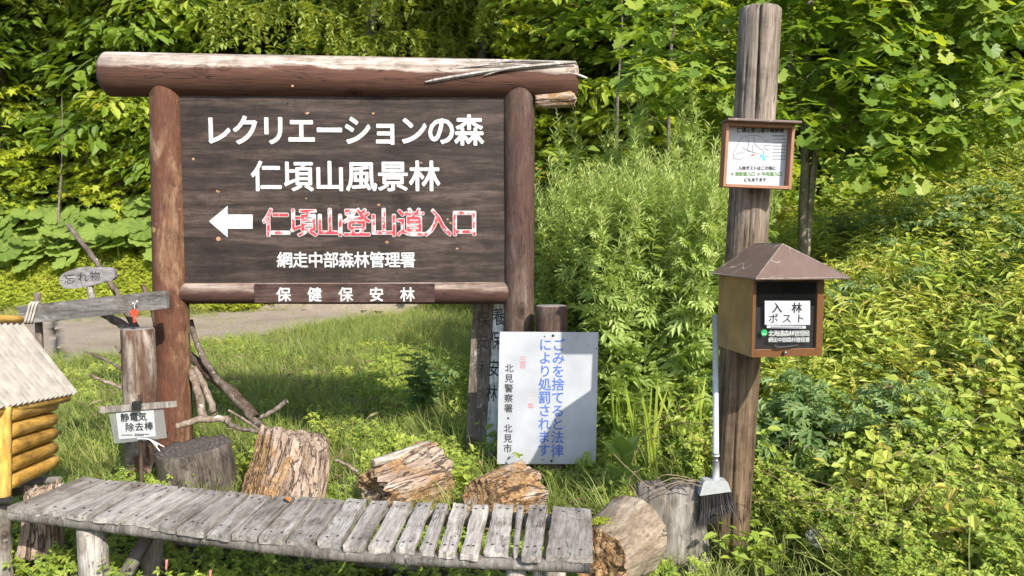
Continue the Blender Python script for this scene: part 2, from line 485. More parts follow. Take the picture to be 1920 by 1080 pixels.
def mk_rot():
    m, n, b = newmat('rotten_wood')
    v, raw, tc = obj_vec(n, 16, 'Z', 7)
    n1 = noise_t(n, v, 1.0, 8, 0.7, 0.6)
    big = noise_t(n, raw, 7.0, 4, 0.6, 0.8)
    a = ramp(n, [(0.32, (0.15, 0.09, 0.06)), (0.5, (0.39, 0.28, 0.205)), (0.66, (0.58, 0.48, 0.38))])
    n.links.new(n1, a.inputs[0])
    o = ramp(n, [(0.3, (0.09, 0.04, 0.018)), (0.5, (0.33, 0.185, 0.08)), (0.7, (0.54, 0.39, 0.21))])
    n.links.new(noise_t(n, raw, 45, 6, 0.75), o.inputs[0])
    at_ = n.nodes.new('ShaderNodeAttribute'); at_.attribute_name = 'tone'
    mk = mathn(n, 'ADD', at_.outputs['Fac'], mathn(n, 'MULTIPLY', mathn(n, 'SUBTRACT', big, 0.5), 1.6))
    mr = ramp(n, [(0.36, (0, 0, 0)), (0.50, (1, 1, 1))]); n.links.new(mk, mr.inputs[0])
    col = mixc(n, mr.outputs[0], a.outputs[0], o.outputs[0])
    ho = n.nodes.new('ShaderNodeTexVoronoi'); ho.inputs['Scale'].default_value = 85; n.links.new(raw, ho.inputs['Vector'])
    hr = ramp(n, [(0.16, (1, 1, 1)), (0.24, (0, 0, 0))]); n.links.new(ho.outputs['Distance'], hr.inputs[0])
    hg = ramp(n, [(0.5, (0, 0, 0)), (0.6, (1, 1, 1))]); n.links.new(noise_t(n, raw, 15, 3), hg.inputs[0])
    hm = mathn(n, 'MULTIPLY', hr.outputs[0], hg.outputs[0])
    col = mixc(n, hm, col, (0.035, 0.018, 0.01))
    v2, _, _ = obj_vec(n, 22, 'Z', 10)
    ck = mathn(n, 'ABSOLUTE', mathn(n, 'SUBTRACT', noise_t(n, v2, 1.0, 4, .6, .4), 0.47))
    ckr = ramp(n, [(0.006, (1, 1, 1)), (0.028, (0, 0, 0))]); n.links.new(ck, ckr.inputs[0])
    ckm = mathn(n, 'MULTIPLY', ckr.outputs[0], 0.85)
    col = mixc(n, ckm, col, (0.05, 0.028, 0.018))
    hm = mathn(n, 'ADD', hm, ckm)
    n.links.new(col, b.inputs['Base Color']); b.inputs['Roughness'].default_value = 0.9
    bp = n.nodes.new('ShaderNodeBump'); bp.inputs['Strength'].default_value = 1.0; bp.inputs['Distance'].default_value = 0.014
    n.links.new(mathn(n, 'SUBTRACT', mathn(n, 'ADD', mathn(n, 'ADD', n1, mathn(n, 'MULTIPLY', noise_t(n, v, 5, 5, .7), .7)), mathn(n, 'MULTIPLY', noise_t(n, raw, 45, 6, .75), 0.6)), hm), bp.inputs['Height'])
    n.links.new(bp.outputs[0], b.inputs['Normal'])
    return m


M['rot'] = mk_rot()


def mk_clear(name, tint, a):
    m, n, b = newmat(name)
    b.inputs['Base Color'].default_value = (*tint, 1); b.inputs['Roughness'].default_value = 0.12
    tr = n.nodes.new('ShaderNodeBsdfTransparent')
    mx = n.nodes.new('ShaderNodeMixShader'); mx.inputs[0].default_value = a
    n.links.new(tr.outputs[0], mx.inputs[1]); n.links.new(b.outputs[0], mx.inputs[2])
    n.links.new(mx.outputs[0], n.nodes['Material Output'].inputs['Surface'])
    return m


M['pane'] = mk_clear('clear_pane', (0.02, 0.02, 0.02), 0.16)
M['film'] = mk_clear('clear_film', (0.34, 0.35, 0.34), 0.4)
M['web'] = mk_clear('spider_silk', (0.5, 0.5, 0.48), 0.3)


def mk_ground():
    m, n, b = newmat('soil_and_litter')
    v, raw, tc = obj_vec(n, 1)
    a = ramp(n, [(0.3, (0.022, 0.018, 0.010)), (0.5, (0.055, 0.048, 0.024)), (0.7, (0.11, 0.09, 0.05))])
    n.links.new(noise_t(n, raw, 9, 8, 0.7), a.inputs[0])
    g = ramp(n, [(0.42, (0, 0, 0)), (0.62, (1, 1, 1))]); n.links.new(noise_t(n, raw, 1.6, 5, 0.6), g.inputs[0])
    col = mixc(n, mathn(n, 'MULTIPLY', g.outputs[0], 0.6), a.outputs[0], (0.045, 0.062, 0.018))
    n.links.new(col, b.inputs['Base Color']); b.inputs['Roughness'].default_value = 0.95
    bp = n.nodes.new('ShaderNodeBump'); bp.inputs['Strength'].default_value = 0.8; bp.inputs['Distance'].default_value = 0.03
    n.links.new(noise_t(n, raw, 14, 8, .7), bp.inputs['Height']); n.links.new(bp.outputs[0], b.inputs['Normal'])
    return m


def mk_road():
    m, n, b = newmat('gravel_track')
    v, raw, tc = obj_vec(n, 1)
    a = ramp(n, [(0.3, (0.17, 0.125, 0.09)), (0.5, (0.33, 0.26, 0.20)), (0.7, (0.50, 0.41, 0.33))])
    n.links.new(noise_t(n, raw, 30, 8, 0.8), a.inputs[0])
    d = ramp(n, [(0.45, (0, 0, 0)), (0.65, (1, 1, 1))]); n.links.new(noise_t(n, raw, 1.2, 5), d.inputs[0])
    col = mixc(n, mathn(n, 'MULTIPLY', d.outputs[0], 0.4), a.outputs[0], (0.15, 0.12, 0.085))
    n.links.new(col, b.inputs['Base Color']); b.inputs['Roughness'].default_value = 0.95
    bp = n.nodes.new('ShaderNodeBump'); bp.inputs['Strength'].default_value = 0.8; bp.inputs['Distance'].default_value = 0.02
    n.links.new(noise_t(n, raw, 45, 6, .8), bp.inputs['Height']); n.links.new(bp.outputs[0], b.inputs['Normal'])
    return m


# leaves
LM = {
    'weed': leafmat('weed_leaf', (0.08, 0.145, 0.02), (0.27, 0.365, 0.05), (0.50, 0.54, 0.105)),
    'mugwort': leafmat('mugwort_leaf', (0.13, 0.20, 0.05), (0.35, 0.45, 0.12), (0.55, 0.61, 0.23), tcol=(1.3, 1.3, 0.6)),
    'blue': leafmat('bluish_leaf', (0.07, 0.13, 0.035), (0.16, 0.25, 0.08), (0.28, 0.37, 0.14), tcol=(1.2, 1.3, 0.6)),
    'cover': leafmat('ground_cover_leaf', (0.16, 0.22, 0.02), (0.33, 0.39, 0.035), (0.46, 0.48, 0.06)),
    'fuki': leafmat('butterbur_leaf', (0.12, 0.18, 0.035), (0.25, 0.335, 0.07), (0.38, 0.45, 0.11), rough=.6, spec=.2, tcol=(1.2, 1.3, 0.6)),
    'tree': leafmat('broad_leaf', (0.08, 0.15, 0.02), (0.23, 0.335, 0.045), (0.48, 0.54, 0.09), trans=0.5),
    'oak': leafmat('oak_leaf', (0.09, 0.17, 0.03), (0.22, 0.33, 0.05), (0.46, 0.52, 0.08), trans=0.5, rough=0.42, spec=0.35),
    'maple': leafmat('maple_leaf', (0.15, 0.22, 0.015), (0.32, 0.40, 0.03), (0.48, 0.52, 0.045), trans=0.5),
    'larch': leafmat('larch_needles', (0.13, 0.19, 0.035), (0.28, 0.35, 0.07), (0.42, 0.47, 0.13)),
    'grass': leafmat('grass_blade', (0.09, 0.14, 0.025), (0.22, 0.29, 0.055), (0.42, 0.41, 0.14)),
    'dry': leafmat('dry_leaf', (0.12, 0.08, 0.045), (0.27, 0.19, 0.11), (0.45, 0.36, 0.24), tcol=(1.2, 1.0, 0.6)),
    'stem': leafmat('green_stem', (0.06, 0.09, 0.02), (0.14, 0.19, 0.045), (0.24, 0.27, 0.09), trans=0.05),
}

# ------------------------------------------------------------------ ground
gx = np.concatenate([np.linspace(-60, -12, 25)[:-1], np.linspace(-12, 14, 131), np.linspace(14, 60, 24)[1:]])
gy = np.concatenate([np.linspace(-25, -1, 13)[:-1], np.linspace(-1, 24, 126), np.linspace(24, 80, 29)[1:]])
GX, GY = np.meshgrid(gx, gy)
GZ = hgt(GX, GY)
nx_, ny_ = len(gx), len(gy)
idx = np.arange(nx_ * ny_).reshape(ny_, nx_)
Fq = np.stack([idx[:-1, :-1], idx[:-1, 1:], idx[1:, 1:], idx[1:, :-1]], -1).reshape(-1, 4)
me = mesh_np('ground', np.stack([GX, GY, GZ], -1).reshape(-1, 3), Fq, smooth=True)
g = link('ground', me, mk_ground()); tag(g, kind='structure')

# gravel track: strip between near and far edge
near_e = [(-14, 7.0), (-9, 7.8), (-5.6, 8.2), (-4.6, 9.1), (-3.95, 10.4), (-3.0, 12.3), (-1.7, 14.3), (0.3, 16.2)]
far_e = [(-16, 11.2), (-11, 12.0), (-8.5, 12.8), (-7.2, 13.3), (-5.8, 13.9), (-4.4, 14.7), (-2.9, 15.6), (-1.4, 17.0)]
ts = np.linspace(0, 7, 71)
nxp = np.interp(ts, range(8), [p[0] for p in near_e]); nyp = np.interp(ts, range(8), [p[1] for p in near_e])
fxp = np.interp(ts, range(8), [p[0] for p in far_e]); fyp = np.interp(ts, range(8), [p[1] for p in far_e])
us = np.linspace(0, 1, 15)
jn = 0.16 * np.sin(ts * 9.3) + 0.1 * np.sin(ts * 23.1)
RX = nxp[:, None] * (1 - us) + fxp[:, None] * us
RY = (nyp + jn)[:, None] * (1 - us) + (fyp + jn[::-1])[:, None] * us
idr = np.arange(RX.size).reshape(RX.shape)
Fr = np.stack([idr[:-1, :-1], idr[1:, :-1], idr[1:, 1:], idr[:-1, 1:]], -1).reshape(-1, 4)
# raised a little above the coarse ground triangles
def hgt_coarse(x, y):
    return hgt(x, y) + 0.012
me = mesh_np('gravel_road', np.stack([RX, RY, hgt_coarse(RX, RY)], -1).reshape(-1, 3), Fr, smooth=True)
tag(link('road', me, mk_road()), kind='structure')


def road_mask(x, y):
    """1 inside track"""
    yn = np.interp(x, [p[0] for p in near_e], [p[1] for p in near_e])
    yf = np.interp(x, [p[0] for p in far_e], [p[1] for p in far_e])
    xn = np.interp(y, [p[1] for p in near_e], [p[0] for p in near_e])
    return (y > yn) & (y < yf) & (x < xn + 0.3)


# ------------------------------------------------------------------ log / branch / text builders
def orient(p0, p1, upv=Vector((0, 0, 1))):
    z = (Vector(p1) - Vector(p0)).normalized()
    if abs(z.dot(upv)) > 0.95: upv = Vector((0, -1, 0))
    y = (upv - z * z.dot(upv)).normalized()
    x = y.cross(z)
    m = Matrix((x, y, z)).transposed().to_4x4()
    m.translation = Vector(p0)
    return m


def log_mesh(L, r0, r1, seg=28, rings=9, wob=0.012, seed=0, bend=0.0, chamfer=0.06, grooves=(), rough=0.0, flat=None, cap=1, oval=1.0):
    """along local Z; grooves = (angle, halfwidth, depth)"""
    V = []; Fs = []; mi = []
    ch = chamfer * r0
    zs = [0.0, ch] + [ch + (L - 2 * ch) * i / (rings - 1) for i in range(1, rings - 1)] + [L - ch, L] if False else \
         [0.0] + [ch + (L - 2 * ch) * i / rings for i in range(rings + 1)] + [L]
    for k, z in enumerate(zs):
        t = z / L
        r = r0 + (r1 - r0) * t
        if k in (0, len(zs) - 1): r -= ch
        cx = bend * math.sin(math.pi * t)
        for j in range(seg):
            a = 2 * math.pi * j / seg
            rr = r * (1 + wob * 3 * mn.noise(Vector((math.cos(a) * 1.3 + seed * 7.1, math.sin(a) * 1.3, z * 1.4 + seed))))
            if rough: rr *= 1 + rough * mn.noise(Vector((math.cos(a) * 7, math.sin(a) * 7 + seed, z * 3)))
            for (ga, gw, gd) in grooves:
                da = abs((a - ga - 0.06 * math.sin(z * 3 + seed) + math.pi) % (2 * math.pi) - math.pi)
                if da < gw: rr -= gd * (1 - da / gw) * (0.6 + 0.4 * math.sin(z * 2.3 + seed))
            V.append((math.cos(a) * rr * oval + cx, math.sin(a) * rr, z))
    n = len(zs)
    for k in range(n - 1):
        for j in range(seg):
            j2 = (j + 1) % seg
            Fs.append((k * seg + j, k * seg + j2, (k + 1) * seg + j2, (k + 1) * seg + j)); mi.append(0)
    c0 = len(V); V.append((0, 0, -0.0)); c1 = len(V); V.append((0, 0, L))
    for j in range(seg):
        j2 = (j + 1) % seg
        Fs.append((c0, j2, j)); mi.append(cap)
        Fs.append((c1, (n - 1) * seg + j, (n - 1) * seg + j2)); mi.append(cap)
    me = mesh_py('log', V, Fs, smooth=True, mi=mi)
    return me


def log(name, p0, p1, r0, r1=None, mats=None, parent=None, **kw):
    p0 = Vector(p0); p1 = Vector(p1)
    L = (p1 - p0).length
    me = log_mesh(L, r0, r1 if r1 is not None else r0, **kw)
    return link(name, me, mats, orient(p0, p1), parent)


def tube_np(pts, rad, seg=6, closed_caps=True):
    """swept tube along points -> V,F(tri)"""
    pts = [Vector(p) for p in pts]; n = len(pts)
    V = []; Fs = []
    ref = Vector((0.3, 0.9, 0.2)).normalized()
    for i, p in enumerate(pts):
        d = (pts[min(i + 1, n - 1)] - pts[max(i - 1, 0)]).normalized()
        x = d.cross(ref)
        if x.length < 0.05: x = d.cross(Vector((1, 0, 0)))
        x.normalize(); y = d.cross(x)
        r = rad[i] if hasattr(rad, '__len__') else rad
        for j in range(seg):
            a = 2 * math.pi * j / seg
            V.append(p + x * (math.cos(a) * r) + y * (math.sin(a) * r))
    for i in range(n - 1):
        for j in range(seg):
            j2 = (j + 1) % seg
            a, b, c, d_ = i * seg + j, i * seg + j2, (i + 1) * seg + j2, (i + 1) * seg + j
            Fs += [(a, b, c), (a, c, d_)]
    if closed_caps:
        for base, rev in ((0, True), ((n - 1) * seg, False)):
            for j in range(1, seg - 1):
                t = (base, base + j, base + j + 1)
                Fs.append(t[::-1] if not rev else t[::-1] if False else t)
    return np.array([tuple(v) for v in V]), np.array(Fs)


def smoothpts(pts, sub=5, jit=0.0, seed=0):
    rnd = random.Random(seed)
    P = [Vector(p) for p in pts]
    out = []
    for i in range(len(P) - 1):
        a = P[max(i - 1, 0)]; b = P[i]; c = P[i + 1]; d = P[min(i + 2, len(P) - 1)]
        for k in range(sub):
            t = k / sub
            q = 0.5 * ((2 * b) + (c - a) * t + (2 * a - 5 * b + 4 * c - d) * t * t + (-a + 3 * b - 3 * c + d) * t ** 3)
            if jit: q = q + Vector((rnd.uniform(-jit, jit), rnd.uniform(-jit, jit), rnd.uniform(-jit, jit)))
            out.append(q)
    out.append(P[-1])
    return out


def branch(name, pts, r0, r1, mat, parent=None, seg=9, jit=0.004, seed=0, sub=5):
    P = smoothpts(pts, sub, jit, seed)
    n = len(P)
    rnd = random.Random(seed + 5)
    rad = [(r0 + (r1 - r0) * i / (n - 1)) * rnd.uniform(0.92, 1.1) for i in range(n)]
    V, Ft = tube_np(P, rad, seg)
    o0 = Vector(pts[0])
    V = V - np.array(o0)
    me = mesh_np(name, V, Ft, smooth=True)
    return link(name, me, mat, Matrix.Translation(o0), parent)


_gl = {}


def glyph(ch, off):
    k = (ch, off)
    if k in _gl: return _gl[k]
    c = bpy.data.curves.new('t', 'FONT'); c.body = ch; c.size = 1; c.resolution_u = 3
    o = bpy.data.objects.new('t', c)
    COL.objects.link(o)
    m = bpy.data.meshes.new_from_object(o)
    V = np.array([v.co[:] for v in m.vertices]).reshape(-1, 3)
    Fs = [tuple(p.vertices) for p in m.polygons]
    bpy.data.objects.remove(o); bpy.data.curves.remove(c); bpy.data.meshes.remove(m)
    V = V - np.array([0.5, 0.38, 0]) if ord(ch) > 0x2000 else V
    _gl[k] = (V, Fs)
    return _gl[k]


def text_mesh(items, off, thick=0.0):
    """items: (ch, x, z, size_x, size_z, rot) in sign plane (x right, z up), face towards -y"""
    VV = []; FF = []
    for ch, x, z, sx, sz, ro in items:
        V, Fs = glyph(ch, 0)
        c, s = math.cos(ro), math.sin(ro)
        sh = [(0, 0)] if off < 0.004 else [(off * math.cos(q * math.pi / 4), off * math.sin(q * math.pi / 4)) for q in range(8)]
        for q, (ox, oz) in enumerate(sh):
          X = V[:, 0] * sx + ox * sx; Z = V[:, 1] * sz + oz * sz
          base = len(VV)
          for a, b in zip(X, Z):
            VV.append((x + a * c - b * s, -thick - q * 0.00006, z + a * s + b * c))
          for f in Fs: FF.append(tuple(base + i for i in f))
          if thick:
              n = len(V); b2 = len(VV)
              from collections import Counter
              ed = Counter()
              for f in Fs:
                  for i in range(len(f)):
                      e = (f[i], f[(i + 1) % len(f)]); ed[e] += 1
              for i in range(n):
                  p = VV[base + i]; VV.append((p[0], 0.0, p[2]))
              for (a_, b_) in list(ed):
                  if (b_, a_) not in ed:
                      FF.append((base + b_, base + a_, b2 + a_, b2 + b_))
    return mesh_py('lettering', VV, FF)


def hbox(fr, y):
    return lambda px, py: fr.hit(px, py, y)


def lettering(fr, parent, chars, boxes, y, mat, off=0.02, thick=0.0, name='lettering', jit=0.0, em=1.0, seed=0):
    """chars placed by em centre; boxes = list of (px centre, py centre, px width, px height) of the em square"""
    rnd = random.Random(seed)
    it = []
    for ch, (cx, cy, w, h) in zip(chars, boxes):
        a = fr.hit(cx - w / 2, cy, y); b = fr.hit(cx + w / 2, cy, y)
        c = fr.hit(cx, cy, y); d = fr.hit(cx, cy - h / 2, y); e = fr.hit(cx, cy + h / 2, y)
        it.append((ch, c.x, c.z, (b.x - a.x) * em, (d.z - e.z) * em, rnd.uniform(-jit, jit)))
    me = text_mesh(it, off, thick)
    return link(name, me, mat, fr.M @ Matrix.Translation((0, y, 0)), parent)


def row(x0, x1, cy, n, h, w=None, slope=0.0):
    p = (x1 - x0) / n
    return [(x0 + p * (i + .5), cy + slope * (i - n / 2), w or p, h) for i in range(n)]


def col_(cx, y0, y1, n, w, lean=0.0):
    p = (y1 - y0) / n
    return [(cx + lean * (i - n / 2), y0 + p * (i + .5), w, w) for i in range(n)]


# ------------------------------------------------------------------ 1. the big signboard
sb0 = Vector((at(645, 560, 4.6).x, 4.6, 0.0))
FS = Frame(sb0, R(1.9))
S = root('signboard', 'large brown log-framed trail signboard with white and red Japanese lettering', 'signboard', None, M=FS.M)


def L2W(fr, v): return fr.M @ Vector(v)


# posts
lt = FS.hit(312, 160, 0); lb = FS.hit(325, 760, 0)
rt = FS.hit(973, 160, 0); rb = FS.hit(973, 700, 0)


def ext(a, b, z):
    t = (z - a.z) / (b.z - a.z); return a + (b - a) * t


bc0 = FS.hit(196, 139, 0); bc1 = FS.hit(1082, 151, 0)
ztop = (bc0.z + bc1.z) / 2 + 0.06
log('post', L2W(FS, ext(lt, lb, -0.1)), L2W(FS, ext(lt, lb, ztop)), 0.113, 0.095, [M['post_left'], M['end_grey']], S, seg=40, rings=24, wob=0.012, seed=3,
    grooves=[(2.0, 0.06, 0.014)])['label'] = 'reddish brown post with worn ochre paint near the top'
log('post', L2W(FS, ext(rt, rb, -0.1)), L2W(FS, ext(rt, rb, ztop)), 0.097, 0.096, [M['post_right'], M['end_grey']], S, seg=40, rings=24, wob=0.014, seed=8)['label'] = 'dark brown knotty post'
# beam
bm_ = log('top_beam', L2W(FS, bc0), L2W(FS, bc1), 0.131, 0.118, [M['beam'], M['end_grey']], S, seg=48, rings=30, wob=0.014, seed=5, chamfer=0.22)
# splinters on the beam's broken right end
rs = random.Random(3)
for k, (xa, ya, xb, yb, yl, w) in enumerate([(797, 154, 1080, 117, -0.12, .012), (790, 119, 1081, 120, -0.07, .012), (880, 124, 1040, 116, -0.10, .008),
                                            (845, 130, 1000, 122, -0.115, .006), (1040, 136, 1101, 147, -0.10, .009), (905, 143, 990, 127, -.128, .005)]):
    a = FS.hit(xa, ya, yl); b_ = FS.hit(xb, yb, yl)
    mid = (a + b_) / 2 + Vector((0, -0.012, 0.012))
    V, Ft = tube_np(smoothpts([a, mid, b_], 5), [w * .4, w * .9, w, w, w, w * .9, w, w, w * .9, w * .8, w * .7], 4)
    sp = link('splinter', mesh_np('splinter', V, Ft), M['grey'], FS.M, S); sp['label'] = 'pale split sliver of the beam'
# broken chunk beneath right end
chv = FS.hit(1042, 184, -0.02)
BROKEN = (FS.hit(1004, 187, -0.02), FS.hit(1076, 183, -0.03))
me = box_mesh('broken_end', -0.042, 0.042, -0.01, 0.01, -0.012, 0.012, .003)
link('broken_end', me, M['rot'], FS.M @ Matrix.Translation(FS.hit(990, 129, -0.105)) @ Euler((0.1, 0.05, 0.1)).to_matrix().to_4x4(), S)
# panel planks
pxl, pxr = FS.hit(336, 350, -0.03).x, FS.hit(950, 350, -0.03).x
zt = FS.hit(640, 176, -0.03).z; zb = FS.hit(640, 533, -0.03).z
nb = 4
for k in range(nb):
    z1 = zt - (zt - zb) * k / nb; z0 = zt - (zt - zb) * (k + 1) / nb
    me = box_mesh('plank', pxl, pxr, -0.03, 0.015, z0 + 0.0003, z1 - 0.0003, 0.001)
    link('plank', me, M['panel'], FS.M, S)
me = box_mesh('backing', pxl + .01, pxr - .01, 0.016, 0.03, zb, zt)
link('backing_board', me, M['panel'], FS.M, S)
# bottom rail with flat carved face
r0_ = FS.hit(334, 549, 0); r1_ = FS.hit(956, 548, 0)
log('bottom_rail', L2W(FS, r0_), L2W(FS, r1_), 0.07, 0.072, [M['rail'], M['end_grey']], S, seg=36, rings=20, seed=11, chamfer=.2)
c0 = FS.hit(476, 533, -0.075); c1 = FS.hit(815, 567, -0.075)
me = box_mesh('carved_face', c0.x, c1.x, -0.0755, -0.02, c1.z, c0.z, 0.004)
link('carved_face', me, M['plate_brown'], FS.M, S)
TY = -0.0305
lettering(FS, S, 'レクリエーションの森', row(382, 906, 244, 10, 60, 56), TY, M['letters'], off=0.028, thick=0.004)
lettering(FS, S, '仁頃山風景林', row(470, 826, 330, 6, 60, 60), TY, M['letters'], off=0.022, thick=0.004)
lettering(FS, S, '仁頃山登山道入口', row(493, 896, 417, 8, 56, 54), TY, M['letters'], off=0.034, thick=0.003)
lettering(FS, S, '仁頃山登山道入口', row(493, 896, 417, 8, 56, 54), TY - 0.0038, M['red_letters'], off=0.012, thick=0.001)['label'] = 'worn red paint inside the white letters'
lettering(FS, S, '網走中部森林管理署', row(520, 779, 487, 9, 31, 30), TY, M['letters'], off=0.020, thick=0.003)
lettering(FS, S, '保健保安林', [(532, 552, 28, 28), (590, 552, 28, 28), (648, 552, 28, 28), (706, 552, 28, 28), (764, 552, 28, 28)], -0.076, M['letters'], off=0.022, thick=0.002)
# arrow
ar = [(392, 415), (427, 386), (427, 402), (474, 402), (474, 429), (427, 429), (427, 445)]
pts = [FS.hit(x, y, TY) for x, y in ar]
V = [(p.x, -0.004, p.z) for p in pts] + [(p.x, 0, p.z) for p in pts]
Fs = [(0, 6, 1), (1, 6, 5, 2), (2, 5, 4, 3)] + [(i, (i + 1) % 7, 7 + (i + 1) % 7, 7 + i) for i in range(7)]
link('arrow', mesh_py('arrow', V, Fs), M['letters'], FS.M @ Matrix.Translation((0, TY, 0)), S)
# chips on the panel
chips = [(362, 298, 4), (408, 359, 4), (726, 454, 4), (857, 466, 3), (410, 448, 5), (576, 212, 4), (700, 212, 3), (845, 418, 3), (710, 384, 3), (839, 411, 3), (574, 372, 2), (520, 490, 3), (790, 305, 3), (548, 161, 3)]
V = []; Fs = []
for k, (x, y, r) in enumerate(chips):
    yy = TY - 0.0012 if y > 180 else -0.131
    p = FS.hit(x, y, yy); b0 = len(V)
    q = r / F * 4.6
    for j in range(6):
        a = j * math.pi / 3
        V.append((p.x + math.cos(a) * q * rs.uniform(.5, 1.2), p.y, p.z + math.sin(a) * q * rs.uniform(.4, .9)))
    Fs.append(tuple(range(b0 + 5, b0 - 1, -1)))
tag(link('paint_chips', mesh_py('paint_chips', V, Fs), pmat('bare_wood_chip', (0.42, 0.24, 0.13), .8, noise=.5, nscale=30), FS.M, S), kind='stuff')

# ------------------------------------------------------------------ 2. bench
BZ = 0.43
fl = hitz(13, 944, BZ); fr_ = hitz(1111, 1040, BZ)
bl = hitz(155, 893, BZ); br = hitz(1109, 955, BZ)
B = root('slatted_bench', 'long weathered grey bench of many short cross planks on log legs', 'bench', ((fl + br) / 2) * 1.0 - Vector((0, 0, BZ)))
backx = [155, 204, 246, 289, 340, 388, 431, 471, 514, 560, 601, 652, 696, 738, 782, 819, 850, 887, 927, 971, 992, 1036, 1112]
frontx = [12, 71, 124, 176, 226, 283, 333, 389, 435, 486, 536, 593, 643, 689, 739, 784, 821, 862, 905, 961, 977, 1022, 1114]


def bench_front(px):
    py = np.interp(px, [13, 226, 435, 643, 862, 1111], [948, 974, 1000, 1022, 1036, 1044])
    return hitz(px, py, BZ)


def bench_back(px):
    py = np.interp(px, [155, 340, 514, 696, 887, 1109], [893, 912, 928, 937, 944, 952])
    return hitz(px, py, BZ)


rp = random.Random(21)
nails = []
for k in range(22):
    g0, g1 = (3, 6) if k != 18 else (3, 4)
    if k == 19: g0, g1 = 2, 6
    a0 = bench_front(frontx[k] + g0 * .4); a1 = bench_front(frontx[k + 1] - g1 * (1.0 if k > 8 else .7) - (3 if k > 11 else 0))
    b0 = bench_back(backx[k] + 1); b1 = bench_back(backx[k + 1] - 4 - (6 if k > 10 else 2))
    if k == 18: a1 = bench_front(952); b1 = bench_back(962)
    if k == 19: a0 = bench_front(961); a1 = bench_front(970); b0 = bench_back(970); b1 = bench_back(982)
    if k == 20: a1 = bench_front(1014); b1 = bench_back(1025)
    if k == 21: a1 = bench_front(1112); b1 = bench_back(1109)
    dzk = rp.uniform(-0.003, 0.004)
    org = (a0 + b0) / 2
    yax = ((b0 + b1) / 2 - (a0 + a1) / 2).normalized()
    xax = yax.cross(Vector((0, 0, 1))).normalized()
    Mx = Matrix((xax, Vector((0, 0, 1)), -yax)).transposed().to_4x4()   # local z along the plank
    zax = xax.cross(Vector((0, 0, 1)))
    Mx = Matrix((xax, -yax.cross(xax) * -1, yax)).transposed().to_4x4()
    # right handed: x across, z along plank, y = z cross x
    yv = yax.cross(xax); Mx = Matrix((xax, yv, yax)).transposed().to_4x4(); Mx.translation = org
    I = Mx.inverted()
    A0, A1, B0, B1 = [I @ p for p in (a0, a1, b0, b1)]
    upsign = 1 if (Mx.to_3x3() @ Vector((0, 1, 0))).z > 0 else -1
    th = 0.024 * rp.uniform(0.9, 1.15)
    ns, nw = 9, 4
    V = []; Fs = []
    over = rp.uniform(-0.014, 0.016)
    cup = rp.uniform(-0.002, 0.003); tw = rp.uniform(-0.004, 0.004)
    eds = [rp.uniform(-0.006, 0.006) for _ in range(nw + 1)]
    for lay in (0, 1):
        for i in range(ns + 1):
            t = i / ns
            for j in range(nw + 1):
                s = j / nw
                P = (A0 * (1 - s) + A1 * s) * (1 - t) + (B0 * (1 - s) + B1 * s) * t
                edge = 0.0025 if (j in (0, nw) or i in (0, ns)) and lay == 0 else 0
                jx = rp.uniform(-0.0022, 0.0022) if j in (0, nw) else 0
                jz = (eds[j] + over * 0.0) * (1 if i in (0, ns) else 0) * (-1 if i == 0 else .6)
                hh = (dzk + cup * (2 * s - 1) ** 2 + tw * (2 * s - 1) * (2 * t - 1) - edge + rp.uniform(-0.0006, 0.0006) if lay == 0 else -th + dzk)
                V.append((P.x + jx, upsign * hh + (P.y), P.z + jz + (over if i == 0 else 0)))
    n1 = (ns + 1) * (nw + 1)
    ID = lambda l, i, j: l * n1 + i * (nw + 1) + j
    for i in range(ns):
        for j in range(nw):
            Fs.append((ID(0, i, j), ID(0, i, j + 1), ID(0, i + 1, j + 1), ID(0, i + 1, j)))
            Fs.append((ID(1, i, j), ID(1, i + 1, j), ID(1, i + 1, j + 1), ID(1, i, j + 1)))
        for j in (0, nw):
            Fs.append((ID(0, i, j), ID(0, i + 1, j), ID(1, i + 1, j), ID(1, i, j)))
    for j in range(nw):
        for i in (0, ns):
            Fs.append((ID(0, i, j), ID(1, i, j), ID(1, i, j + 1), ID(0, i, j + 1)))
    me = mesh_py('plank', V, Fs)
    import bmesh
    bmx = bmesh.new(); bmx.from_mesh(me); bmesh.ops.recalc_face_normals(bmx, faces=bmx.faces[:]); bmx.to_mesh(me); bmx.free()
    pl = link('plank', me, M['grey'], Mx, B)
    if k == 19: pl['label'] = 'thin split strip of wood'
    if k == 21: pl['label'] = 'wide stained end plank'
    for t in (0.12, 0.88):
        for s in ((0.3, 0.72) if k != 19 else (0.5,)):
            P = (a0 * (1 - s) + a1 * s) * (1 - t) + (b0 * (1 - s) + b1 * s) * t
            nails.append(P + Vector((rp.uniform(-.005, .005), rp.uniform(-.01, .01), dzk + 0.0012)))
V = []; Fs = []
for p in nails:
    b0 = len(V)
    for j in range(6): V.append((p.x + .006 * math.cos(j * math.pi / 3), p.y + .006 * math.sin(j * math.pi / 3), p.z + .001))
    V.append((p.x, p.y, p.z + .0022))
    for j in range(6): Fs.append((b0 + j, b0 + (j + 1) % 6, b0 + 6))
tag(link('nail_heads', mesh_py('nail_heads', V, Fs), M['rust'], None, B), kind='stuff')


def low(p, d): return Vector((p.x, p.y, p.z - d))


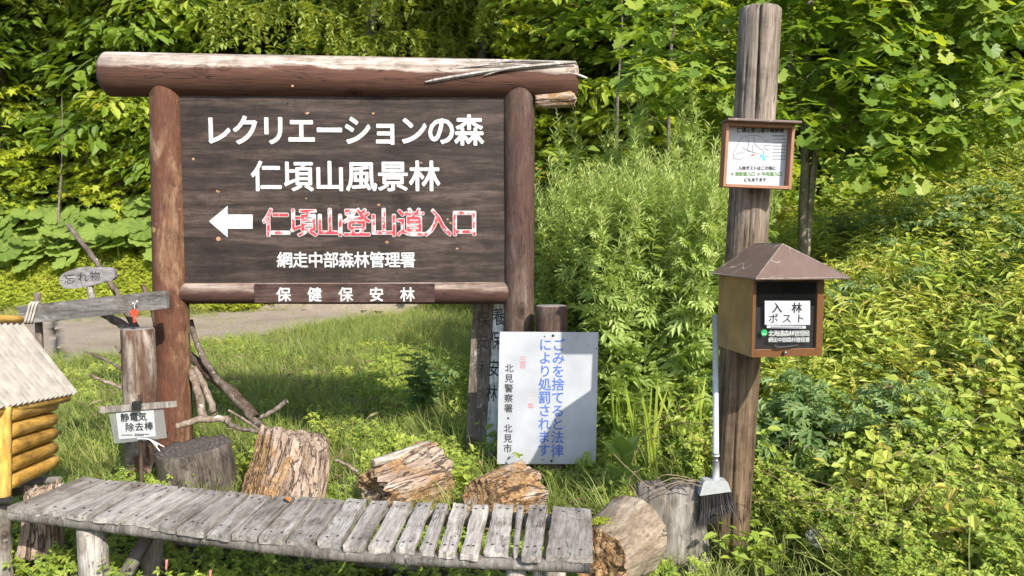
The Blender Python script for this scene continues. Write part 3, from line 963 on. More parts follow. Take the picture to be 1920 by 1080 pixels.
ff = [bench_front(x) for x in (14, 300, 640, 1108)]
for a_, b_, nm in ((ff[0], ff[3], 'rail'),):
    P = smoothpts([low(p, 0.044) + Vector((0, 0.024, 0)) for p in ff], 8)
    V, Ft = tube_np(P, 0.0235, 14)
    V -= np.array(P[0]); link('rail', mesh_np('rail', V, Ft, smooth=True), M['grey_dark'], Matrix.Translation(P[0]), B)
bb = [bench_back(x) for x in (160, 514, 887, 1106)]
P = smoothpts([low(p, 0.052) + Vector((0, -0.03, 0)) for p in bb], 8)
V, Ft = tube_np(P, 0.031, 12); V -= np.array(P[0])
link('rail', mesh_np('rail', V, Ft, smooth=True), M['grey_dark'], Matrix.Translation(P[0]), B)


def leg(px, top, r, back=False):
    p = bench_back(px) if back else bench_front(px)
    off = Vector((0, -0.04 if back else 0.07, 0))
    return log('leg', Vector((p.x, p.y, -0.08)) + off, Vector((p.x, p.y, BZ - top)) + off, r, r * .96, [M['grey'], M['end_pale']], B, seg=22, seed=px, wob=.02)


leg(152, 0.075, 0.056); leg(968, 0.075, 0.036); leg(1010, 0.08, 0.019)
leg(290, 0.075, 0.045, True); leg(1040, .075, .045, True)
p0 = bench_back(250); p1 = bench_back(800)
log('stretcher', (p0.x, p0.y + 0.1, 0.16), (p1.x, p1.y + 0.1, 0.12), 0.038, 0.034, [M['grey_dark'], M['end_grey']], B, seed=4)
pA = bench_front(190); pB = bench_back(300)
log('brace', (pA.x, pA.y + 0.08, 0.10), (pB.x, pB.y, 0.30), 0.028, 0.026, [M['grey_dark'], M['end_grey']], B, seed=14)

# ------------------------------------------------------------------ 3. small log-cabin box on a stand
C = root('log_cabin_box', 'small yellow log-cabin box with corrugated pale roof at left edge', 'cabin box', at(10, 924, 2.9))
nb_ = {'t': at(10, 762, 2.9), 'b': at(10, 926, 2.9)}
fb = {'t': at(106, 745, 3.4), 'b': at(106, 880, 3.4)}
wd = (fb['b'] - nb_['b']).normalized(); wn = Vector((wd.y, -wd.x, 0)).normalized()
if wn.x < 0: wn = -wn
NL = 5
for k in range(NL):
    t = (k + .5) / NL
    a = nb_['b'].lerp(nb_['t'], t); b_ = fb['b'].lerp(fb['t'], t)
    ex = 0.03 if k == 0 else 0.012
    rr = (nb_['t'].z - nb_['b'].z) / NL * 0.5
    log('wall_log', a + wd * 0.045 - wn * rr * .7, b_ + wd * ex - wn * rr * .7, rr * 1.03, rr * 0.92, [M['slat_yellow'], M['end_pale']], C, seg=20, rings=6, seed=k + 30, chamfer=.25)
for k in range(NL):   # the end wall towards the left
    t = (k + .5) / NL
    a = nb_['b'].lerp(nb_['t'], t)
    rr = (nb_['t'].z - nb_['b'].z) / NL * 0.5
    log('wall_log', a - wn * 0.03 + wd * .035, a - wn * 0.46 + wd * .035, rr, rr, [M['slat_yellow'], M['end_pale']], C, seg=20, rings=6, seed=k + 40, chamfer=.25)
    a2 = fb['b'].lerp(fb['t'], t)
    log('wall_log', a2 - wn * 0.04 - wd * .03, a2 - wn * 0.46 - wd * .03, rr * .9, rr * .9, [M['slat_yellow'], M['end_pale']], C, seg=12, rings=4, seed=k + 50, chamfer=.25)
log('corner_post', nb_['b'] - Vector((0, 0, .01)) + wd * .01 - wn * .01, nb_['t'] + wd * .01 - wn * .01, 0.026, 0.026, [M['slat_yellow'], M['end_pale']], C, seg=18, seed=9)
# corrugated roof slope
en = at(-45, 774, 2.68); ef = at(141, 738, 3.52)
rn = en - wn * 0.27 + Vector((0, 0, 0.345)); rf = at(38, 608, 3.47)
ncor = 18; sub = 6
V = []; Fs = []
up = ((ef - en).cross(rn - en)).normalized()
if up.z < 0: up = -up
nseg = ncor * sub
for lay in (0, 1):
    for i in range(nseg + 1):
        t = i / nseg
        w = 0.013 * math.cos(2 * math.pi * i / sub) - lay * 0.006
        for q in (0.0, 0.5, 1.0):
            P = en.lerp(ef, t).lerp(rn.lerp(rf, t), q) + up * w
            V.append(P)
n1 = (nseg + 1) * 3
for i in range(nseg):
    for q in (0, 1):
        a_ = i * 3 + q
        Fs.append((a_, a_ + 1, a_ + 4, a_ + 3)); Fs.append((n1 + a_, n1 + a_ + 3, n1 + a_ + 4, n1 + a_ + 1))
    Fs.append((i * 3, i * 3 + 3, n1 + i * 3 + 3, n1 + i * 3)); Fs.append((i * 3 + 2, n1 + i * 3 + 2, n1 + i * 3 + 5, i * 3 + 5))
for i in (0, nseg):
    for q in (0, 1):
        Fs.append((i * 3 + q, i * 3 + q + 1, n1 + i * 3 + q + 1, n1 + i * 3 + q))
O = Vector(en)
V = [v - O for v in V]
M['roof_wood'] = pmat('corrugated_beige', (0.33, 0.295, 0.25), .6, noise=.35, nscale=18)
link('corrugated_roof', mesh_py('roof', V, Fs, smooth=False), M['roof_wood'], Matrix.Translation(O), C)
# other slope
V = []; Fs = []
e2n = rn - wn * 0.27 - Vector((0, 0, .345)); e2f = rf - wn * 0.27 - Vector((0, 0, .345))
for i in range(nseg + 1):
    t = i / nseg; w = 0.009 * math.cos(2 * math.pi * i / sub)
    for q in (0., 1.):
        V.append(rn.lerp(rf, t).lerp(e2n.lerp(e2f, t), q) + Vector((-.7, 0, .6)) * w - O)
Fs = [(i * 2, i * 2 + 1, i * 2 + 3, i * 2 + 2) for i in range(nseg)]
link('corrugated_roof', mesh_py('roof', V, Fs), M['roof_wood'], Matrix.Translation(O), C)
log('ridge_board', rn + Vector((0, 0, .02)) - wd * .02, rf + Vector((0, 0, .022)) - wd * .0, 0.019, 0.019, [M['slat_yellow'], M['end_pale']], C, seed=2)
# eave batten and gable rafters under the roof
log('eave_batten', en - up * .028 + wd * .03, ef - up * .03 - wd * .03, 0.017, 0.017, [M['slat_yellow'], M['end_pale']], C, seed=2)
log('rafter', ef - up * .028 - wd * .02, rf - up * .028 - wd * .02, 0.016, 0.016, [M['slat_yellow'], M['end_pale']], C, seed=6)
V = [nb_['t'] - wn * .02, nb_['t'] - wn * .46, rn + wd * .25 - Vector((0, 0, .03))] + [fb['t'] - wn * .03, fb['t'] - wn * .46, rf - wd * .1 - Vector((0, 0, .03))]
for q in (0, 3): link('gable_board', mesh_py('gable', [v - O for v in V[q:q + 3]], [(0, 2, 1)]), M['slat_yellow'], Matrix.Translation(O), C)
# stand
St = root('log_stand', 'rough log stand under the yellow cabin box', 'stand', at(10, 1060, 2.75))
for (xa, ya, Ya, xb, yb, Yb, r) in [(-60, 897, 2.75, 38, 900, 2.9, .0), (10, 905, 3.35, 112, 900, 3.35, .017), (-60, 940, 2.98, 20, 936, 2.98, .017)]:
    if r: log('crossbar', at(xa, ya, Ya), at(xb, yb, Yb), r, r, [M['grey_dark'], M['end_grey']], St, seed=xb)
p = at(0, 950, 3.0); log('post', (p.x, p.y, -.05), p, .036, .035, [M['grey_dark'], M['end_grey']], St, seed=3)
p = at(60, 905, 3.33); log('post', (p.x - .22, p.y, -.05), (p.x - .22, p.y, p.z), .04, .04, [M['grey_dark'], M['end_grey']], St, seed=4)
p = at(-160, 950, 2.8); log('post', (p.x, p.y, -.05), p, .036, .035, [M['grey_dark'], M['end_grey']], St, seed=5)
log('side_rail', at(-40, 930, 2.95) - Vector((0, 0, .02)), at(50, 918, 3.36), .018, .018, [M['grey_dark'], M['end_grey']], St, seed=8)
log('side_rail', at(-150, 926, 2.8) - Vector((0, 0, .02)), at(-60, 908, 3.36), .018, .018, [M['grey_dark'], M['end_grey']], St, seed=8)


# ------------------------------------------------------------------ 4. stumps and rotten logs
def rugged(name, p0, p1, r0, r1, label, mats, tonef, seed=0, gro=0.05, ragged=0.06, oval=1.0, ovy=1.0, seg=110, rings=64, spin=0.0, cat='log', ragged0=0.02, group=None, chip=0.0, arch=0.0, slope=0.0):
    p0 = Vector(p0); p1 = Vector(p1); L = (p1 - p0).length
    aa = np.linspace(0, 2 * math.pi, seg, endpoint=False)
    V = []; T = []
    for k in range(rings + 1):
        t = k / rings
        for a in aa:
            ca, sa = math.cos(a), math.sin(a)
            gn = mn.noise(Vector((ca * 4.5 + seed, sa * 4.5, t * 0.8)))
            fn = mn.noise(Vector((ca * 14, sa * 14 + seed, t * 2.2)))
            bn = mn.noise(Vector((ca * 1.1, sa * 1.1, t * 1.5 + seed * 3)))
            step = round(gn * 5) / 5
            r = (r0 + (r1 - r0) * t) * (1 + gro * (1.2 * step + 0.8 * gn + 0.6 * fn) + 0.12 * bn)
            tv = tonef(t, a)
            if tv > 0.4:
                r *= 1 + min(1, (tv - .4) * 3) * (0.05 * mn.noise(Vector((ca * 20, sa * 20, t * 14))) + chip * mn.noise(Vector((ca * 6, sa * 6, t * 6 + seed))))
            rg = ragged * (mn.noise(Vector((ca * 5 + seed, sa * 5, 3.3))) + 0.6 * mn.noise(Vector((ca * 15, sa * 15 + seed, 1))))
            rg0 = ragged0 * (mn.noise(Vector((ca * 5 - seed, sa * 5, 8.3))))
            z = L * t + rg * t ** 2 + rg0 * (1 - t) ** 2 + t * t * (slope * ca - arch * ca * ca)
            V.append((ca * r * oval, sa * r * ovy, z)); T.append(tv)
    Fs = []
    nr = rings + 1
    for k in range(rings):
        for j in range(seg):
            j2 = (j + 1) % seg
            Fs.append((k * seg + j, k * seg + j2, (k + 1) * seg + j2, (k + 1) * seg + j))
    mi = [0] * len(Fs)
    base_rings = {0: 0, 1: rings}
    for end in (0, 1):
        prev = base_rings[end] * seg
        for q in (0.92, 0.82, 0.7, 0.58, 0.46, 0.34, 0.22, 0.1):
            st = len(V)
            for j, a in enumerate(aa):
                bx = V[base_rings[end] * seg + j]
                e_ = ragged if end else ragged0; nv = mn.noise(Vector((bx[0] * q * 22, bx[1] * q * 22, seed))) + .6 * mn.noise(Vector((bx[0] * q * 60, bx[1] * q * 60, seed)))
                rl = math.hypot(bx[0], bx[1]) or 1; rav = (r0 if not end else r1) * q; bl_ = (1 - q) ** .5
                bx = (bx[0] * (1 - bl_ + bl_ * rav / (rl * q)), bx[1] * (1 - bl_ + bl_ * rav / (rl * q)) if ovy == 1 else bx[1], bx[2] * (1 - bl_) + (L if end else 0) * bl_)
                zz = bx[2] * q + (L if end else 0) * (1 - q) + e_ * (0.6 * nv) * min(1, (1 - q) * 4) + (0 if end else e_ * .7 * (1 - q))
                V.append((bx[0] * q, bx[1] * q, zz)); T.append(tonef(end, a))
            for j in range(seg):
                j2 = (j + 1) % seg
                f = (prev + j, prev + j2, st + j2, st + j)
                Fs.append(f if end else f[::-1]); mi.append(1)
            prev = st
        Fs.append(tuple(range(prev, prev + seg)) if end else tuple(range(prev + seg - 1, prev - 1, -1))); mi.append(1)
    me = mesh_py(name, V, Fs, smooth=True, mi=mi)
    a_ = me.attributes.new('tone', 'FLOAT', 'POINT'); a_.data.foreach_set('value', np.array(T, np.float32))
    Mx = orient(p0, p1) @ Matrix.Rotation(spin, 4, 'Z')
    o = link(name, me, mats, Mx)
    tag(o, label, cat, group)
    return o


def angbump(a, c, w):
    d = abs((a - c + math.pi) % (2 * math.pi) - math.pi)
    return max(0.0, 1 - d / w)


bk = rugged('broken_end', L2W(FS, BROKEN[0]), L2W(FS, BROKEN[1]), .048, .058, 'broken orange underside of the beam end', [M['rot'], M['rot']], lambda t, a: .45, seed=31, gro=.09, ragged=.03, seg=48, rings=16, chip=.08)
del bk['category']
Wm_ = bk.matrix_basis.copy(); bk.parent = S; bk.matrix_basis = getM(S).inverted() @ Wm_
# round short stump left
pb = at(357, 985, 3.95); pt = at(360, 838, 4.08)
rugged('stump', (pb.x, 4.08, -0.03), (pt.x, 4.08, pt.z), 0.215, 0.205, 'short round grey-brown stump standing against the left signboard post', [M['stump_side'], M['stump_top']],
       lambda t, a: 0.0, seed=1.5, gro=0.018, ragged=0.012, cat='stump', rings=30)
# rotten log A : split block leaning
rugged('rotten_log', at(524, 965, 3.85), at(556, 812, 3.98), 0.245, 0.19, 'chunky tilted rotten log block with pinkish grey face and crumbling orange lower corner', [M['rot'], M['rot']],
       lambda t, a: 1.25 * angbump(a, 0.95, 1.6) * (1.25 - t) + 0.14, seed=2.2, gro=0.065, ragged=0.05, cat='log', chip=0.05, arch=0.09, slope=0.03)
# rotten log B : lying, tilted up to the right
rugged('rotten_log', at(702, 928, 3.70), at(812, 888, 3.98), 0.125, 0.185, 'lying rotten log with dark hollow end and reddish shredded side', [M['rot'], M['rot']],
       lambda t, a: 0.50 + 0.15 * math.sin(a * 2), seed=4.1, gro=0.05, ragged=0.04, cat='log', chip=0.06, ragged0=0.06)
sl = FS  # pale bark slab on log B
a = at(700, 868, 3.72); b_ = at(806, 836, 4.0)
slab = log('bark_slab', a, b_, 0.022, 0.03, [M['grey'], M['end_pale']], None, seg=10, seed=3, wob=.03)
tag(slab, 'pale grey strip of wood lying along the top of the reddish rotten log', 'wood strip')
# rotten log C
rugged('rotten_log', at(905, 945, 3.45), at(975, 925, 3.72), 0.115, 0.16, 'small honey-coloured rotten log end just behind the right part of the bench', [M['rot'], M['rot']],
       lambda t, a: 0.40 + 0.15 * (1 - t), seed=6.4, gro=0.07, ragged=0.04, cat='log', chip=0.08)
# log D with pale end and moss
M['log_side'] = wood('log_side', [(0.17, 0.12, 0.08), (0.32, 0.25, 0.18), (0.44, 0.37, 0.28)], scale=15, stretch=8, crack=.03)
ld = rugged('mossy_log', at(1122, 1050, 2.72), at(1184, 1008, 3.02), 0.112, 0.162, 'pale round log with a moss patch beside the bench end', [M['log_side'], M['rot']],
       lambda t, a: (0.6 - 0.75 * t), seed=7.7, gro=0.02, ragged=0.015, cat='log', chip=0.03, ragged0=.03)
# grey stump by the pole
gs = rugged('grey_stump', (at(1260, 900, 3.25).x, 3.3, -.05), (at(1257, 905, 3.3).x, 3.3, at(1257, 908, 3.3).z), 0.185, 0.16, 'grey cracked stump under the broom beside the tall pole', [M['grey_dark'], M['stump_top']],
            lambda t, a: 0.0, seed=9.1, gro=0.04, ragged=0.03, ovy=0.3, cat='stump', rings=40)
# pinkish chunk under the cabin
rugged('rotten_log', at(75, 1040, 3.15), at(80, 915, 3.2), 0.085, 0.07, 'pinkish rotten wood piece standing under the yellow cabin box', [M['rot'], M['rot']],
       lambda t, a: 0.2, seed=12, gro=0.07, ragged=0.05, cat='log', seg=60, rings=30)
# broken wood pieces under the bench
for k, (xa, ya, xb, yb, z, r, lab) in enumerate([(470, 1000, 600, 1015, .08, .05, 'orange broken wood chunk on the ground behind the bench, left of centre'), (700, 1040, 790, 1050, .05, .045, 'broken tan wood chunk on the ground under the bench middle'),
                                            (800, 1042, 850, 1046, .05, .035, 'smaller tan wood chunk on the ground right of another under the bench')]):
    a = hitz(xa, ya, z); b_ = hitz(xb, yb, z)
    rugged('wood_chunk', a, b_, r, r * .8, lab, [M['rot'], M['rot']], lambda t, a: 0.45, seed=20 + k, gro=0.1, ragged=0.04, cat='wood chunk', seg=48, rings=20)


# moss patch
def moss():
    rg = np.random.default_rng(5)
    c = at(1140, 992, 2.80)
    n = 1500
    a = rg.uniform(0, 6.28, n); r = 0.055 * np.sqrt(rg.uniform(0, 1, n))
    Mi = orient(at(1122, 1050, 2.72), at(1180, 1010, 3.02))
    V = []; 
    Mi = orient(at(1122, 1050, 2.72), at(1180, 1010, 3.02))
    an = math.pi / 2 - 0.45 + rg.normal(0, .25, n); zz = .05 + rg.normal(0, .03, n); rr = .128 + rg.uniform(-.002, .008, n)
    pos = np.array([tuple(Mi @ Vector((math.cos(q) * r_, math.sin(q) * r_, z_))) for q, r_, z_ in zip(an, rr, zz)])
    return pos


# ------------------------------------------------------------------ 5. posts around
p = at(258, 616, 4.25)
PW = root('short_post', 'short flaking brown post left of the signboard with pale bare streaks', 'post', (p.x, 4.25, 0))
M['post_flaky'] = wood('flaky_brown', [(0.124, 0.087, 0.062), (0.260, 0.211, 0.174), (0.384, 0.347, 0.310)], paint=(0.10, 0.052, 0.03), pamt=0.12, scale=20, stretch=10, pscale=7)
log('shaft', (p.x, 4.25, -.1), p, 0.092, 0.09, [M['post_flaky'], M['end_grey']], PW, seg=30, rings=16, seed=6, grooves=[(1.9, .06, .012)])

# ------------------------------------------------------------------ 6. hanging plastic notice
F6 = Frame(Vector((at(258, 800, 3.9).x, 3.9, 0)), 0.0)
N6 = root('hanging_notice', 'small clear plastic notice on a stick reading static remover in Japanese', 'notice', None, M=F6.M)


def quad_plate(fr, corners, y, th, mat, name, parent, off=(0, 0)):
    pp = [fr.hit(x, yy, y) for x, yy in corners]
    V = [(q.x, y, q.z) for q in pp] + [(q.x, y + th, q.z) for q in pp]
    n = len(pp)
    Fs = [tuple(range(n - 1, -1, -1)), tuple(range(n, 2 * n))] + [(i, (i + 1) % n, n + (i + 1) % n, n + i) for i in range(n)]
    me = mesh_py(name, V, Fs)
    import bmesh
    b2 = bmesh.new(); b2.from_mesh(me); bmesh.ops.recalc_face_normals(b2, faces=b2.faces[:]); b2.to_mesh(me); b2.free()
    return link(name, me, mat, fr.M, parent)


quad_plate(F6, [(184, 763), (330, 752), (331, 763), (185, 775)], -0.014, 0.010, M['grey'], 'lath', N6)
quad_plate(F6, [(204, 772), (306, 765), (313, 821), (214, 832)], 0.0, 0.002, M['film'], 'plastic_sleeve', N6)
quad_plate(F6, [(217, 772), (288, 768), (292, 818), (223, 824)], -0.0028, 0.0015, M['paper'], 'card', N6)
lettering(F6, N6, '静電気', [(234, 783, 17, 17), (251, 782, 17, 17), (267, 781, 17, 17)], -0.0034, M['black_ink'], off=0.02)
lettering(F6, N6, '除去棒', [(243, 801, 17, 17), (261, 800, 17, 17), (279, 799, 17, 17)], -0.0034, M['black_ink'], off=0.02)
V = []; Fs = []
for x0, x1, y in ((228, 249, 816), (253, 279, 814.5), (252, 270, 817)):
    x = x0
    while x < x1:
        a = F6.hit(x, y - 1.2, -.0034); b_ = F6.hit(x + 2.2, y + 1, -.0034); k = len(V)
        V += [(a.x, -.0034, a.z), (b_.x, -.0034, a.z), (b_.x, -.0034, b_.z), (a.x, -.0034, b_.z)]; Fs.append((k, k + 3, k + 2, k + 1)); x += 3
tag(link('small_print', mesh_py('small_print', V, Fs), M['black_ink'], F6.M, N6), kind='stuff')
a = at(262, 741, 3.91); b_ = at(263, 900, 3.91)
log('rod', (b_.x, 3.915, 0.0), (a.x, 3.915, a.z), 0.009, 0.012, [M['branch_dark'], M['rust']], N6, seed=3)
me = box_mesh('clip', -0.02, 0.02, -0.03, 0.0, -0.022, 0.022, .004)
link('clip', me, M['inner_dark'], F6.M @ Matrix.Translation(F6.hit(259, 759, -.012)), N6)
for k, (x, y) in enumerate([(308, 838), (300, 846), (296, 836)]):
    V, Ft = tube_np(smoothpts([at(258, 823, 3.89), at(280, 824, 3.87), at(x, y, 3.86)], 4), 0.0028, 5)
    link('string', mesh_np('string', V, Ft, smooth=True), M['string'], None, N6)

# ------------------------------------------------------------------ 7. lost-and-found rail, driftwood sign, sticks
F7 = Frame(Vector((at(170, 580, 4.2).x, 4.2, 0)), R(0))
Rl = root('rail_board', 'grey weathered board held level between the left post and a thin stake', 'board', None, M=F7.M)
quad_plate(F7, [(30, 574), (92, 568), (200, 556), (310, 545), (314, 578), (200, 591), (110, 602), (42, 606)], -0.02, 0.035, wood('grey_board', [(0.08, 0.074, 0.068), (0.14, 0.13, 0.122), (0.22, 0.205, 0.19)], axis='X', scale=20, stretch=16, lich=.2), 'board', Rl)
V, Ft = tube_np([F7.M @ Vector(q) for q in [F7.hit(62, 568, -.028), F7.hit(58, 585, -.03), F7.hit(52, 604, -.028)]], 0.006, 6)
for dx in (-3, 3, 9):
    V, Ft = tube_np(smoothpts([F7.M @ F7.hit(66 + dx, 567, .02), F7.M @ F7.hit(60 + dx, 569, -.03), F7.M @ F7.hit(55 + dx, 586, -.028), F7.M @ F7.hit(50 + dx, 604, -.03), F7.M @ F7.hit(52 + dx, 606, .02)], 4), 0.0065, 6)
    link('rope', mesh_np('rope', V, Ft, smooth=True), M['rope'], None, Rl)
# red charm hanging
CH = root('orange_charm', 'small orange flower-shaped charm hanging below the grey rail board', 'charm', at(252, 585, 4.15))
V = []; Fs = []
fl_c = at(252, 587, 4.15)
for k in range(5):
    a = k * 2 * math.pi / 5 + .3
    c = Vector((math.cos(a) * .016, 0, math.sin(a) * .016)); b0 = len(V)
    for q in ((0, 0), (1, .6), (1.3, 0), (1, -.6)):
        V.append(fl_c + Vector((math.cos(a) * q[0] * .02 - math.sin(a) * q[1] * .014, -.004, math.sin(a) * q[0] * .02 + math.cos(a) * q[1] * .014)))
    for q in ((0, 0), (1, .6), (1.3, 0), (1, -.6)):
        V.append(fl_c + Vector((math.cos(a) * q[0] * .02 - math.sin(a) * q[1] * .014, .004, math.sin(a) * q[0] * .02 + math.cos(a) * q[1] * .014)))
    Fs += [(b0, b0 + 1, b0 + 2, b0 + 3), (b0 + 7, b0 + 6, b0 + 5, b0 + 4), (b0 + 1, b0 + 5, b0 + 6, b0 + 2), (b0 + 2, b0 + 6, b0 + 7, b0 + 3)]
link('flower', mesh_py('flower', V, Fs), M['orange'], None, CH)
me = box_mesh('tail', -.006, .006, -.004, .004, -.014, .014, .002)
link('tail', me, M['orange'], Matrix.Translation(at(252, 600, 4.15)), CH)
V, Ft = tube_np([at(257, 563, 4.15), at(252, 572, 4.15), at(252, 584, 4.15)], .0015, 4)
link('string', mesh_np('string', V, Ft), M['string'], None, CH)
for x, y in ((250, 569), (257, 565)):
    me = box_mesh('bead', -.004, .004, -.004, .004, -.004, .004, .0018); link('bead', me, M['string'], Matrix.Translation(at(x, y, 4.14)), CH)
# oval sign
F8 = Frame(Vector((at(163, 520, 4.22).x, 4.22, 0)), 0)
OS = root('oval_sign', 'small oval driftwood sign with brush-written lost property lettering', 'sign', None, M=F8.M)
oc = [(111, 522), (116, 514), (130, 507), (148, 502), (160, 500), (172, 502), (195, 501), (209, 502), (215, 509), (215, 520), (210, 526), (195, 528), (178, 534), (160, 538), (140, 541), (122, 541), (113, 534)]
quad_plate(F8, oc, -0.012, 0.03, wood('driftwood', [(0.15, 0.14, 0.14), (0.27, 0.25, 0.245), (0.38, 0.36, 0.35)], axis='X', scale=22, stretch=8), 'oval_board', OS)
lettering(F8, OS, '忘れ物', [(130, 523, 22, 20), (155, 520, 20, 20), (178, 517, 20, 20)], -0.0128, M['black_ink'], off=0.0, jit=0.12)
log('peg', F8.M @ F8.hit(175, 575, 0.01), F8.M @ F8.hit(168, 532, .012), .017, .02, [M['grey'], M['end_grey']], OS, seg=14, seed=2)
# stake
p0 = at(76, 700, 4.28)
tag(log('stake', (p0.x, 4.28, -.05), at(70, 549, 4.28), .028, .018, [M['branch'], M['end_pale']], None, seg=12, seed=1), 'thin upright stake tied to the left end of the grey rail board', 'stake')


def tb(name, P, r0, r1, mat, label, seed, grp=None, cat='branch'):
    b = branch(name, [at(*q) for q in P], r0, r1, M[mat], seed=seed)
    tag(b, label, cat, grp); return b


tb('branch', [(128, 422, 4.5), (165, 470, 4.45), (205, 525, 4.42), (230, 575, 4.4), (262, 625, 4.4)], .013, .022, 'branch', 'straight grey stick leaning behind the oval driftwood sign, pointing up left', 1)
tb('branch', [(180, 580, 4.35), (205, 595, 4.34), (235, 612, 4.34), (262, 640, 4.33)], .021, .03, 'branch', 'lichen-speckled branch passing under the grey rail board to the short post', 2)
tb('branch', [(268, 535, 4.5), (285, 575, 4.5), (300, 640, 4.5)], .014, .018, 'branch_dark', 'short dark stick standing behind the right end of the rail board', 3)
tb('branch', [(162, 659, 4.3), (195, 674, 4.28), (232, 694, 4.26)], .006, .010, 'branch', 'thin twig above another, poking out left of the short flaking post', 4)
tb('branch', [(167, 703, 4.3), (200, 716, 4.28), (232, 727, 4.26)], .008, .012, 'branch_pale', 'pale thicker twig below another, poking out left of the short flaking post', 5)
tb('branch', [(216, 648, 4.3), (226, 660, 4.28), (238, 668, 4.26)], .006, .009, 'branch', 'stubby little twig beside the upper left side of the short post', 6)
# pile right of left post
tb('branch', [(357, 600, 4.75), (372, 650, 4.7), (400, 700, 4.6), (450, 760, 4.5), (490, 800, 4.4)], .018, .024, 'branch', 'long grey-brown branch curving down from the left signboard post to the logs', 7)
tb('branch', [(355, 665, 4.8), (395, 705, 4.65), (440, 740, 4.55), (478, 785, 4.45)], .028, .032, 'branch_dark', 'thick dark branch lying under the long curved branch', 8)
tb('branch', [(355, 690, 4.6), (370, 730, 4.5), (382, 790, 4.4)], .022, .026, 'branch_pale', 'lichen-crusted pale branch standing steeply beside the left signboard post', 9)
tb('branch', [(366, 690, 4.7), (385, 730, 4.6), (402, 775, 4.5)], .020, .020, 'branch_pale', 'pale branch just right of the steep lichen-crusted one', 10)
tb('branch', [(330, 800, 4.15), (375, 787, 4.2), (415, 785, 4.25), (430, 790, 4.25)], .018, .022, 'branch_pale', 'reddish pale broken branch lying across the top of the round stump', 11)
tb('branch', [(412, 782, 4.3), (440, 800, 4.3), (478, 808, 4.3), (505, 806, 4.3)], .016, .012, 'branch', 'knobbly lichen branch on the pile behind the upright rotten block', 12)
tb('branch', [(470, 790, 4.5), (500, 778, 4.5), (520, 765, 4.5), (538, 752, 4.5)], .013, .015, 'branch', 'short branch with a broken orange tip poking up right of the pile', 13)
tb('branch', [(430, 770, 4.5), (470, 795, 4.4), (505, 820, 4.3)], .008, .010, 'branch_pale', 'thin stick lying parallel on the branch pile near the logs', 14)
tb('branch', [(628, 862, 4.2), (650, 872, 4.15), (672, 886, 4.1)], .009, .010, 'branch_pale', 'short pale stick on the grass between the first two rotten logs', 15)

# ------------------------------------------------------------------ 10. thin marker posts behind the plate
M['marker'] = wood('marker_grey', [(0.112, 0.088, 0.072), (0.200, 0.168, 0.136), (0.320, 0.288, 0.256)], scale=14, stretch=9, lich=.5, paint=(0.13, 0.095, 0.07), pamt=-.05, pscale=6)
F10 = Frame(Vector((at(895, 720, 4.95).x, 4.95, 0)), R(-4))
P10 = root('marker_post', 'dark weathered square post with faded brush characters behind the white notice', 'post', None, M=F10.M)
quad_plate(F10, [(888, 560), (929, 560), (909, 880), (870, 880)], -.05, .10, M['marker'], 'shaft', P10)
lettering(F10, P10, '保安林', [(906, 600, 26, 34), (903, 640, 24, 30), (899, 692, 24, 34)], -.0512, pmat('faded_black', (0.07, 0.055, 0.045), .8, noise=.6, nscale=40), off=0.01, jit=.1)
F11 = Frame(Vector((at(935, 720, 4.80).x, 4.80, 0)), R(-6))
P11 = root('marker_post', 'white-painted wooden post with black brush characters behind the white notice', 'post', None, M=F11.M)
quad_plate(F11, [(928, 545), (956, 545), (935, 880), (908, 880)], -.035, .07, wood('white_weathered', [(0.50, 0.52, 0.49), (0.68, 0.70, 0.67), (0.80, 0.82, 0.79)], scale=14, stretch=12, crack=.01), 'shaft', P11)
lettering(F11, P11, '養保安林', [(935, 593, 22, 36), (930, 638, 21, 36), (926, 690, 21, 34), (922, 737, 21, 34)], -.0362, M['black_ink'], off=0.012, jit=.12)

# ------------------------------------------------------------------ 11. white plate notice and its post
F12 = Frame(Vector((at(1030, 750, 4.35).x, 4.35, 0)), R(-0.5))
P12 = root('litter_notice', 'white metal plate notice with blue vertical lettering on a dark round post', 'notice board', None, M=F12.M)
a = F12.hit(1034, 573, .10)
log('post', L2W(F12, (a.x, .10, -.1)), L2W(F12, (a.x, .10, a.z)), .098, .094, [M['post_right'], M['end_grey']], P12, seg=30, rings=14, seed=15)
quad_plate(F12, [(937, 622), (1122, 623), (1117, 870), (932, 870)], -.001, .0035, M['metal_plate'], 'plate', P12)
TP = -.0016


def vt(s, cx, y0, y1, w, mat, off=.0, lean=-.35, **k):
    return lettering(F12, P12, s, col_(cx, y0, y1, len(s), w, lean), TP, mat, off=off, **k)


vt('ごみを捨てると法律', 1046, 634, 857, 25, M['blue_ink'], off=.014)
vt('により処罰されます', 1021, 634, 856, 25, M['blue_ink'], off=.014)
vt('北見警察署・北見市', 953, 681, 850, 17, M['black_ink'], off=.012)
vt('三百', 980, 668, 691, 13, M['red_ink'], off=.0)
vt('二', 995, 744, 756, 12, M['faded_ink'], off=.0)
vt('年', 995, 754, 769, 13, M['red_ink'], off=.0)
for x, y in ((1037, 629), (1034, 864)):
    me = box_mesh('bolt', -.007, .007, -.006, 0, -.007, .007, .003)
    link('bolt', me, M['inner_dark'], F12.M @ Matrix.Translation(F12.hit(x, y, -.001)), P12)
V = []; Fs = []
for x, y, r in ((1021, 631, 1.6), (1118, 654, 1.5), (1103, 647, 1), (1017, 862, 1.5), (1088, 660, .8), (1026, 757, 1.2)):
    q = F12.hit(x, y, TP); k = len(V)
    for j in range(6): V.append((q.x + math.cos(j * 1.047) * r * .0031, TP, q.z + math.sin(j * 1.047) * r * .0031))
    Fs.append(tuple(range(k + 5, k - 1, -1)))
tag(link('rust_specks', mesh_py('rust_specks', V, Fs), M['rust'], F12.M, P12), kind='stuff')

